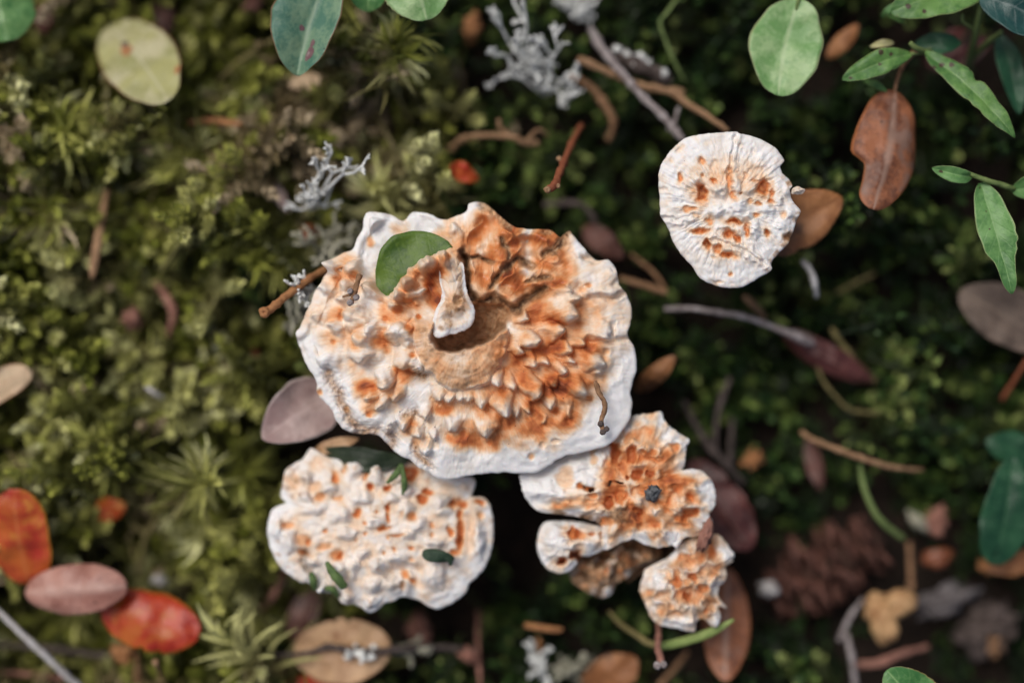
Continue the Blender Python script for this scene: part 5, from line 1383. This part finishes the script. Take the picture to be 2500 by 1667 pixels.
# ------------------------------------------------------------------ pine cone, husk, nut, crumbs
def pine_cone():
    A, Bp = np.array(P(*Z8(960, 590), 10)), np.array(P(*Z8(230, 1000), 9))
    ax = Bp - A
    L = np.linalg.norm(ax)
    ax /= L
    s1 = np.cross(ax, [0, 0, 1.0])
    s1 /= np.linalg.norm(s1)
    s2 = np.cross(s1, ax)
    t = thing('pine_cone', 'brown pine cone half buried in the litter', 'pine cone', Vector((A + Bp) / 2) - Vector((0, 0, 0.006)))
    prof = lambda u: 4.6 * math.sin(math.pi * min(max(u * 0.86 + 0.12, 0), 1)) ** 0.6
    n = 9
    tube_obj('core', t, np.array([A + ax * L * i / n for i in range(n + 1)]), [max(.8, prof(i / n) * .72) for i in range(n + 1)], MAT['cone_core'], sides=14)
    # one scale: a thick rounded wedge
    us = np.linspace(0, 1, 6)
    vs = np.linspace(-1, 1, 7)
    U, W = np.meshgrid(us, vs, indexing='ij')
    wd = 2.1 * np.sin(np.pi * (0.18 + 0.62 * U)) ** 0.8
    top = np.stack([W * wd * (1 - .15 * U ** 3), U * 4.4 * (1 - 0.12 * W ** 2), 0.5 + 0.5 * U ** 2 - 0.4 * W ** 2 + 0.5 * (U > .75)], -1)
    bot = top - np.array([0, 0, 0.9])
    V = np.concatenate([top.reshape(-1, 3), bot.reshape(-1, 3)]) * MM
    nn = 42
    e = np.concatenate([np.arange(7), np.arange(1, 6) * 7 + 6, 35 + np.arange(5, -1, -1), np.arange(4, 0, -1) * 7])
    e2 = np.roll(e, -1)
    me = np_mesh('scale', V, [grid_faces(6, 7), grid_faces(6, 7, off=nn)[:, ::-1], np.stack([e2, e, e + nn, e2 + nn], -1)])
    me.materials.append(MAT['cone'])
    k = 0
    for i in range(64):
        u = 0.03 + 0.94 * i / 63
        a = i * 2.39996
        out = s1 * math.cos(a) + s2 * math.sin(a)
        if out[2] < -0.75:
            continue
        c = A + ax * L * u + out * prof(u) * 0.62 * MM
        fwd = ax * -0.0 + (ax * 0.45 + out * 0.9)
        fwd /= np.linalg.norm(fwd)
        side = np.cross(fwd, out)
        side /= np.linalg.norm(side)
        nrm = np.cross(side, fwd)
        M = Matrix(((side[0], fwd[0], nrm[0], c[0]), (side[1], fwd[1], nrm[1], c[1]), (side[2], fwd[2], nrm[2], c[2]), (0, 0, 0, 1)))
        s = (0.85 + 0.35 * math.sin(math.pi * u)) * random.uniform(.75, 1.15)
        if random.random() < .12:
            continue
        M = M @ Matrix.Rotation(random.gauss(0, .22), 4, 'X') @ Matrix.Rotation(random.gauss(0, .2), 4, 'Y')
        o = bpy.data.objects.new('scale', me)
        COL.objects.link(o)
        o.parent = t
        o.matrix_parent_inverse = Matrix.Translation(-t.location)
        o.matrix_basis = M @ Matrix.Scale(s, 4)
        pts = (np.array(M)[:3, :3] @ (V * s).T).T + c
        register(pts)


pine_cone()
hk = thing('seed_husk', 'pale orange two-lobed husk on the litter below the pine cone', 'seed husk', P(*Z8(960, 1100), 14))
lump('lobe', hk, P(*Z8(1090, 1020), 19.5), (3.4, 2.6, 2.6), MAT['husk'], 0.3, 2, rot=0.35)
lump('lobe', hk, P(*Z8(990, 1170), 19), (2.6, 4.0, 2.6), MAT['husk'], 0.3, 4, rot=0.25)
lump('lobe', hk, P(*Z8(950, 1060), 17.5), (2.6, 3.0, 2.2), MAT['husk'], 0.3, 6, rot=-0.6)
tag(lump('nut', None, P(*Z8(1350, 720), 13), (3.0, 1.9, 2.0), MAT['nut'], 0.25, 8, rot=0.1), 'small red-brown nut shell between cone and broad dark leaf', 'nut')
wd = lump('wood_chunk', None, P(*Z8(1400, 1010), 11), (5.8, 2.4, 2.2), MAT['twig_grey_dark'], 0.8, 10, rot=0.35, freq=2.0, nu=22, nv=28)
tag(wd, 'grey weathered wood chunk right of the tan husk', 'wood')
BITS = [('rosy litter crumb above the nut shell', (*Z8(1340, 470), 12), (1.8, 2.2, 1.5), 'twig_rose'), ('buff litter crumb beside the rosy crumb', (*Z8(1220, 470), 13), (1.2, 1.8, 1.2), 'lichen_dull'),
        ('amber crumb near the head of the forked twig', (*ZB3(870, 1330), 16), (1.5, 1.6, 1.3), 'twig_orange'), ('amber crumb under the broad dark green leaf', (*Z8(1690, 775), 17), (1.4, 1.1, 1.0), 'twig_orange'),
        ('brown clod of earth under the toothed green leaf', (*Z8(1700, 1180), 9), (5, 4.2, 3), 'twig_dark'), ('brown earthy lump between toothed leaf and wood chunk', (*Z8(1720, 1300), 10), (2.2, 1.6, 1.8), 'twig_brown'),
        ('pinkish litter crumb in the yellow moss hollow', (*Z5(970, 1000), 21), (1.8, 1.5, 1.3), 'twig_rose'), ('pale crumb under the shiny crimson leaf', (*Z7(1080, 870), 18), (1.2, 1.0, 1.0), 'twig_pale'),
        ('orange crumb hidden in moss by the crimson leaf', (*Z7(840, 1370), 20), (1.6, 1.9, 1.2), 'twig_orange'), ('rosy bark crumb under the freckled fungus', (*ZB1(1420, 440), 12), (2.6, 1.6, 1.5), 'twig_rose'),
        ('pink seed crumb at the thin stem', (*ZB1(1830, 670), 20), (1.6, 1.0, 1.0), 'twig_rose'), ('pinkish crumb between the top leaves', (*Z1(1880, 20), 18), (1.8, 1.4, 1.2), 'twig_rose'),
        ('rust crumb beneath the big white lichen clump', (*Z3(160, 220), 17), (2.4, 1.5, 1.2), 'twig_orange'), ('grey moss crumb left of the pine cone', (*Z8(215, 930), 16), (1.2, 1.6, 1.3), 'twig_pale'),
        ('small red crumb under the dull lichen tuft', (*R1(400, 420), 21), (1.4, 1.6, 1.0), 'stem_red')]
for i, (lab, c, rad, mt) in enumerate(BITS):
    tag(lump('litter_crumb', None, P(*c), rad, MAT[mt], 0.95, 20 + i, rot=i * 0.9, freq=2.6, nu=18, nv=24), lab, 'crumb', 'crumbs of forest litter')

# ------------------------------------------------------------------ moss
def axis_frame(th, ph):
    """unit vector tilted th from vertical towards ph"""
    return np.stack([np.sin(th) * np.cos(ph), np.sin(th) * np.sin(ph), np.cos(th)], -1)


def shoot_proto(kind, rs):
    """vertices in mm (axis +z, origin at the tip), triangles, tt (0 base .. 1 tip)"""
    V, F, TT = [], [], []
    n = 0

    def add(v, f, t):
        nonlocal n
        V.append(np.array(v, float))
        F.append(np.array(f) + n)
        TT.append(np.array(t, float))
        n += len(v)
    if kind == 'tuft':                          # long, narrow, sickle-shaped leaves around the shoot tip
        N_ = 40
        sweep = rs.uniform(0, 2 * math.pi)
        for i in range(N_):
            f = i / N_
            z0 = -6.0 * f
            ph = i * 2.39996 + rs.normal(0, .3)
            L = rs.uniform(3.2, 5.2) * (0.55 + 0.6 * f)
            el = math.radians(78 - 62 * f + rs.normal(0, 8))
            d = np.array([math.cos(ph) * math.cos(el), math.sin(ph) * math.cos(el), math.sin(el)])
            sd = np.array([math.cos(sweep), math.sin(sweep), -0.5])
            side = np.cross(d, [0, 0, 1.0]) + 1e-3
            side /= np.linalg.norm(side)
            vs, tv = [], []
            p = np.array([0, 0, z0])
            seg = 3
            for s in range(seg + 1):
                t = s / seg
                w = 0.20 * (1 - t) ** 0.7 * (0.5 + min(t * 4, .5)) + 0.02
                vs += [p - side * w, p + side * w]
                tv += [0.35 + 0.65 * (1 - f) * 0.6 + 0.3 * t * (1 - f)] * 2
                d = d + sd * 0.16 + np.array([0, 0, -0.16])
                d /= np.linalg.norm(d)
                p = p + d * L / seg
            fs = []
            for s in range(seg):
                a = 2 * s
                fs += [[a, a + 1, a + 3], [a, a + 3, a + 2]]
            add(vs, fs, tv)
    else:                                       # plump catkin-like shoots clothed in small cupped leaves
        big = kind == 'catkin'
        branches = [(np.array([0, 0, 0.0]), 0, 0, 1.0)]
        for b in range(3 if big else 2):
            branches.append((None, math.radians(rs.uniform(35, 75)), rs.uniform(0, 6.28), rs.uniform(.6, .85)))
        for bi, (o, tl, ph, sc) in enumerate(branches):
            dz = axis_frame(np.array(tl), np.array(ph))
            Lb = (6.5 if big else 5.0) * sc
            if o is None:
                o = np.array([0, 0, -rs.uniform(2.5, 5.5)]) + dz * Lb * 0.75
            s1 = np.cross(dz, [0.3, 1, 0.2])
            s1 /= np.linalg.norm(s1)
            s2 = np.cross(dz, s1)
            nl = int((44 if big else 17) * sc)
            rad = (0.74 if big else 0.72) * (0.8 + 0.2 * sc)
            curve = rs.normal(0, 0.05, 2)
            for i in range(nl):
                f = i / nl
                z = -Lb * f
                a = i * 2.39996
                out = s1 * math.cos(a) + s2 * math.sin(a)
                c = o + dz * z + (s1 * curve[0] + s2 * curve[1]) * z * z
                grow = min(1, 0.35 + f * (5 if big else 3.5))
                r = rad * grow * rs.uniform(.85, 1.2)
                tip = c + out * r * (0.75 if f < .2 else 1.05) + dz * (0.75 if f < .25 else 0.45) * rad
                base = c - dz * 0.5 * rad
                side = np.cross(dz, out)
                w = (0.40 if big else 0.62) * rad
                mid = c + out * r * 0.72 + dz * 0.05
                l_, r_ = c + out * r * 0.45 - side * w, c + out * r * 0.45 + side * w
                tv = 1 - f * 0.8
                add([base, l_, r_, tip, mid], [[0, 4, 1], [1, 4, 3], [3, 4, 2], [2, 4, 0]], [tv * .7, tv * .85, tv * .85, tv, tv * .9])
            # stem core
            add([o + dz * 0.3, o + s1 * .3 - dz * Lb, o - s1 * .15 + s2 * .26 - dz * Lb, o - s1 * .15 - s2 * .26 - dz * Lb], [[0, 1, 2], [0, 2, 3], [0, 3, 1]], [.8, .1, .1, .1])
        # trailing stalk
        add([[0.2, 0, -3], [-.1, .2, -3], [-.1, -.2, -3], [0.2, 0, -8], [-.1, .2, -8], [-.1, -.2, -8]], [[0, 1, 4], [0, 4, 3], [1, 2, 5], [1, 5, 4], [2, 0, 3], [2, 3, 5]], [.2] * 3 + [0] * 3)
    return np.concatenate(V), np.concatenate(F), np.concatenate(TT)


rs = np.random.default_rng(77)
PROTO = {k: [shoot_proto(k, rs) for _ in range(7)] for k in ('tuft', 'catkin', 'small')}


def yellow_w(px, py):
    n = fbm(px, py, 260, 2, 201)
    w = ss(980, 520, px + 220 * n)
    w = np.maximum(w, ss(1.1, .6, np.sqrt(bump_r(px, py, 800, 300, 360, 260))) * 0.8)
    return w


def moss_density(px, py):
    d = 0.75 + 0.7 * fbm(px, py, 130, 2, 211) + 0.25
    for (x, y, rx, ry, k) in ((2180, 1480, 420, 260, .80), (1280, 1330, 190, 180, .85), (650, 900, 70, 110, .6), (1180, 1560, 260, 90, .5), (2130, 330, 110, 180, .35), (420, 690, 90, 80, .55), (300, 30, 160, 60, .8), (700, 1500, 80, 100, .6), (1230, 240, 60, 90, .5), (1950, 1000, 200, 160, .35), (60, 1480, 120, 60, .6), (1780, 1350, 120, 160, .7)):
        d = d * (1 - k * np.clip(1.3 - bump_r(px, py, x, y, rx, ry), 0, 1))
    return np.clip(d, 0.02, 1.3)


def scatter_moss():
    acc = {'moss_yellow': [[], [], [], [], 0], 'moss_dark': [[], [], [], [], 0]}
    X0, X1, Y0, Y1 = -330, 2830, -330, 2000
    shoots = []                                 # px, py, lean azimuth or None, height offset, colour offset, yellow share
    step = 104.0
    xs, ys = np.meshgrid(np.arange(X0, X1, step), np.arange(Y0, Y1, step))
    cl = np.stack([xs.ravel(), ys.ravel()], -1) + rs.uniform(-step * .55, step * .55, (xs.size, 2))
    yw = yellow_w(cl[:, 0], cl[:, 1])
    den = moss_density(cl[:, 0], cl[:, 1])
    for i, (cx, cy) in enumerate(cl):
        if rs.random() > den[i] * 1.15:
            continue
        yel = rs.random() < yw[i]
        dz, dc = rs.normal(0, 4.4), rs.normal(0, .17)
        sz = math.exp(rs.normal(0, .18))
        kind = ('tuft' if rs.random() < 0.26 else 'catkin') if yel else ('small' if rs.random() < .75 else 'catkin')
        for k in range(int(rs.integers(4, 7)) if yel else int(rs.integers(5, 10))):
            a_ = rs.uniform(0, 2 * math.pi)
            r_ = (62 if yel else 56) * math.sqrt(rs.random())
            shoots.append((cx + r_ * math.cos(a_), cy - r_ * math.sin(a_), a_, dz + rs.normal(0, 1.6) - r_ * .05, dc, yel, kind, sz, r_ / 52))
    for _ in range(1700):                       # sparse lower layer
        px, py = rs.uniform(X0, X1), rs.uniform(Y0, Y1)
        yel = rs.random() < yellow_w(np.array([px]), np.array([py]))[0]
        if rs.random() < moss_density(np.array([px]), np.array([py]))[0] + .15:
            shoots.append((px, py, rs.uniform(0, 6.28), -9 + rs.normal(0, 2.5), -.22, yel, 'small' if not yel else 'catkin', .9, .6))
    P2 = np.array([(q_[0], q_[1]) for q_ in shoots])
    cush = fbm(P2[:, 0], P2[:, 1], 210, 2, 221)
    for i, (px, py, lean, dz, dc, yel, kind, sz, rr_) in enumerate(shoots):
        z = (27.5 if yel else 19.5) + 4.0 * cush[i] + dz
        ix, iy = int((px - CX0) / CG), int((py - CY0) / CG)
        nb = ceil_map[max(0, iy - 1):iy + 2, max(0, ix - 1):ix + 2].min()
        nb = min(nb, 1.0 + ceil_map[max(0, iy - 3):iy + 4, max(0, ix - 3):ix + 4].min())
        nb = min(nb, 4.5 + ceil_map[max(0, iy - 7):iy + 8, max(0, ix - 7):ix + 8].min())
        z = min(z, nb - 4.0, 34)
        if z < 3.5:
            continue
        if ceil_map[iy, ix] < 98 and (ceil_map[iy, ix] > 21 or rs.random() < 0.6):
            continue
        v, f, tt = PROTO[kind][rs.integers(7)]
        tilt = min(rr_ * math.radians(48) + abs(rs.normal(0, math.radians(14))), math.radians(62))
        s = rs.uniform(.8, 1.25) * sz * (2.15 if yel else 1.4)
        Rm = np.array((Matrix.Rotation(lean + rs.normal(0, .5), 3, 'Z') @ Matrix.Rotation(tilt, 3, 'Y') @ Matrix.Rotation(rs.uniform(0, 6.28), 3, 'Z')))
        c = np.array(P(px, py, z))
        w = (Rm @ (v * s * MM).T).T + c
        key = 'moss_yellow' if yel else 'moss_dark'
        a = acc[key]
        a[0].append(w)
        a[1].append(f + a[4])
        rr = np.clip(rs.beta(1.5, 1.9) + (0.06 if yel else -0.06) + dc + (0.14 * math.exp(-((px - 1350) / 450) ** 2 - ((py - 200) / 330) ** 2)), 0, 0.92)
        if yel and rs.random() < 0.7 * math.exp(-((px - 790) / 190) ** 2 - ((py - 330) / 150) ** 2) + .03:
            rr = 1.0
        a[2].append(np.full(len(v), rr))
        a[3].append(tt)
        a[4] += len(v)
    tot = 0
    for key, lab in (('moss_yellow', 'yellow-green feathery moss carpet left of the fungi'), ('moss_dark', 'dark green small-leaved moss carpet around and right of the fungi')):
        a = acc[key]
        V = np.concatenate(a[0])
        F = np.concatenate(a[1])
        tot += len(F)
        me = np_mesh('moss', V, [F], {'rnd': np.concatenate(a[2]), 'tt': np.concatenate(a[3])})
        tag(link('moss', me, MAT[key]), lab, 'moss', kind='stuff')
    print('moss triangles', tot)


scatter_moss()
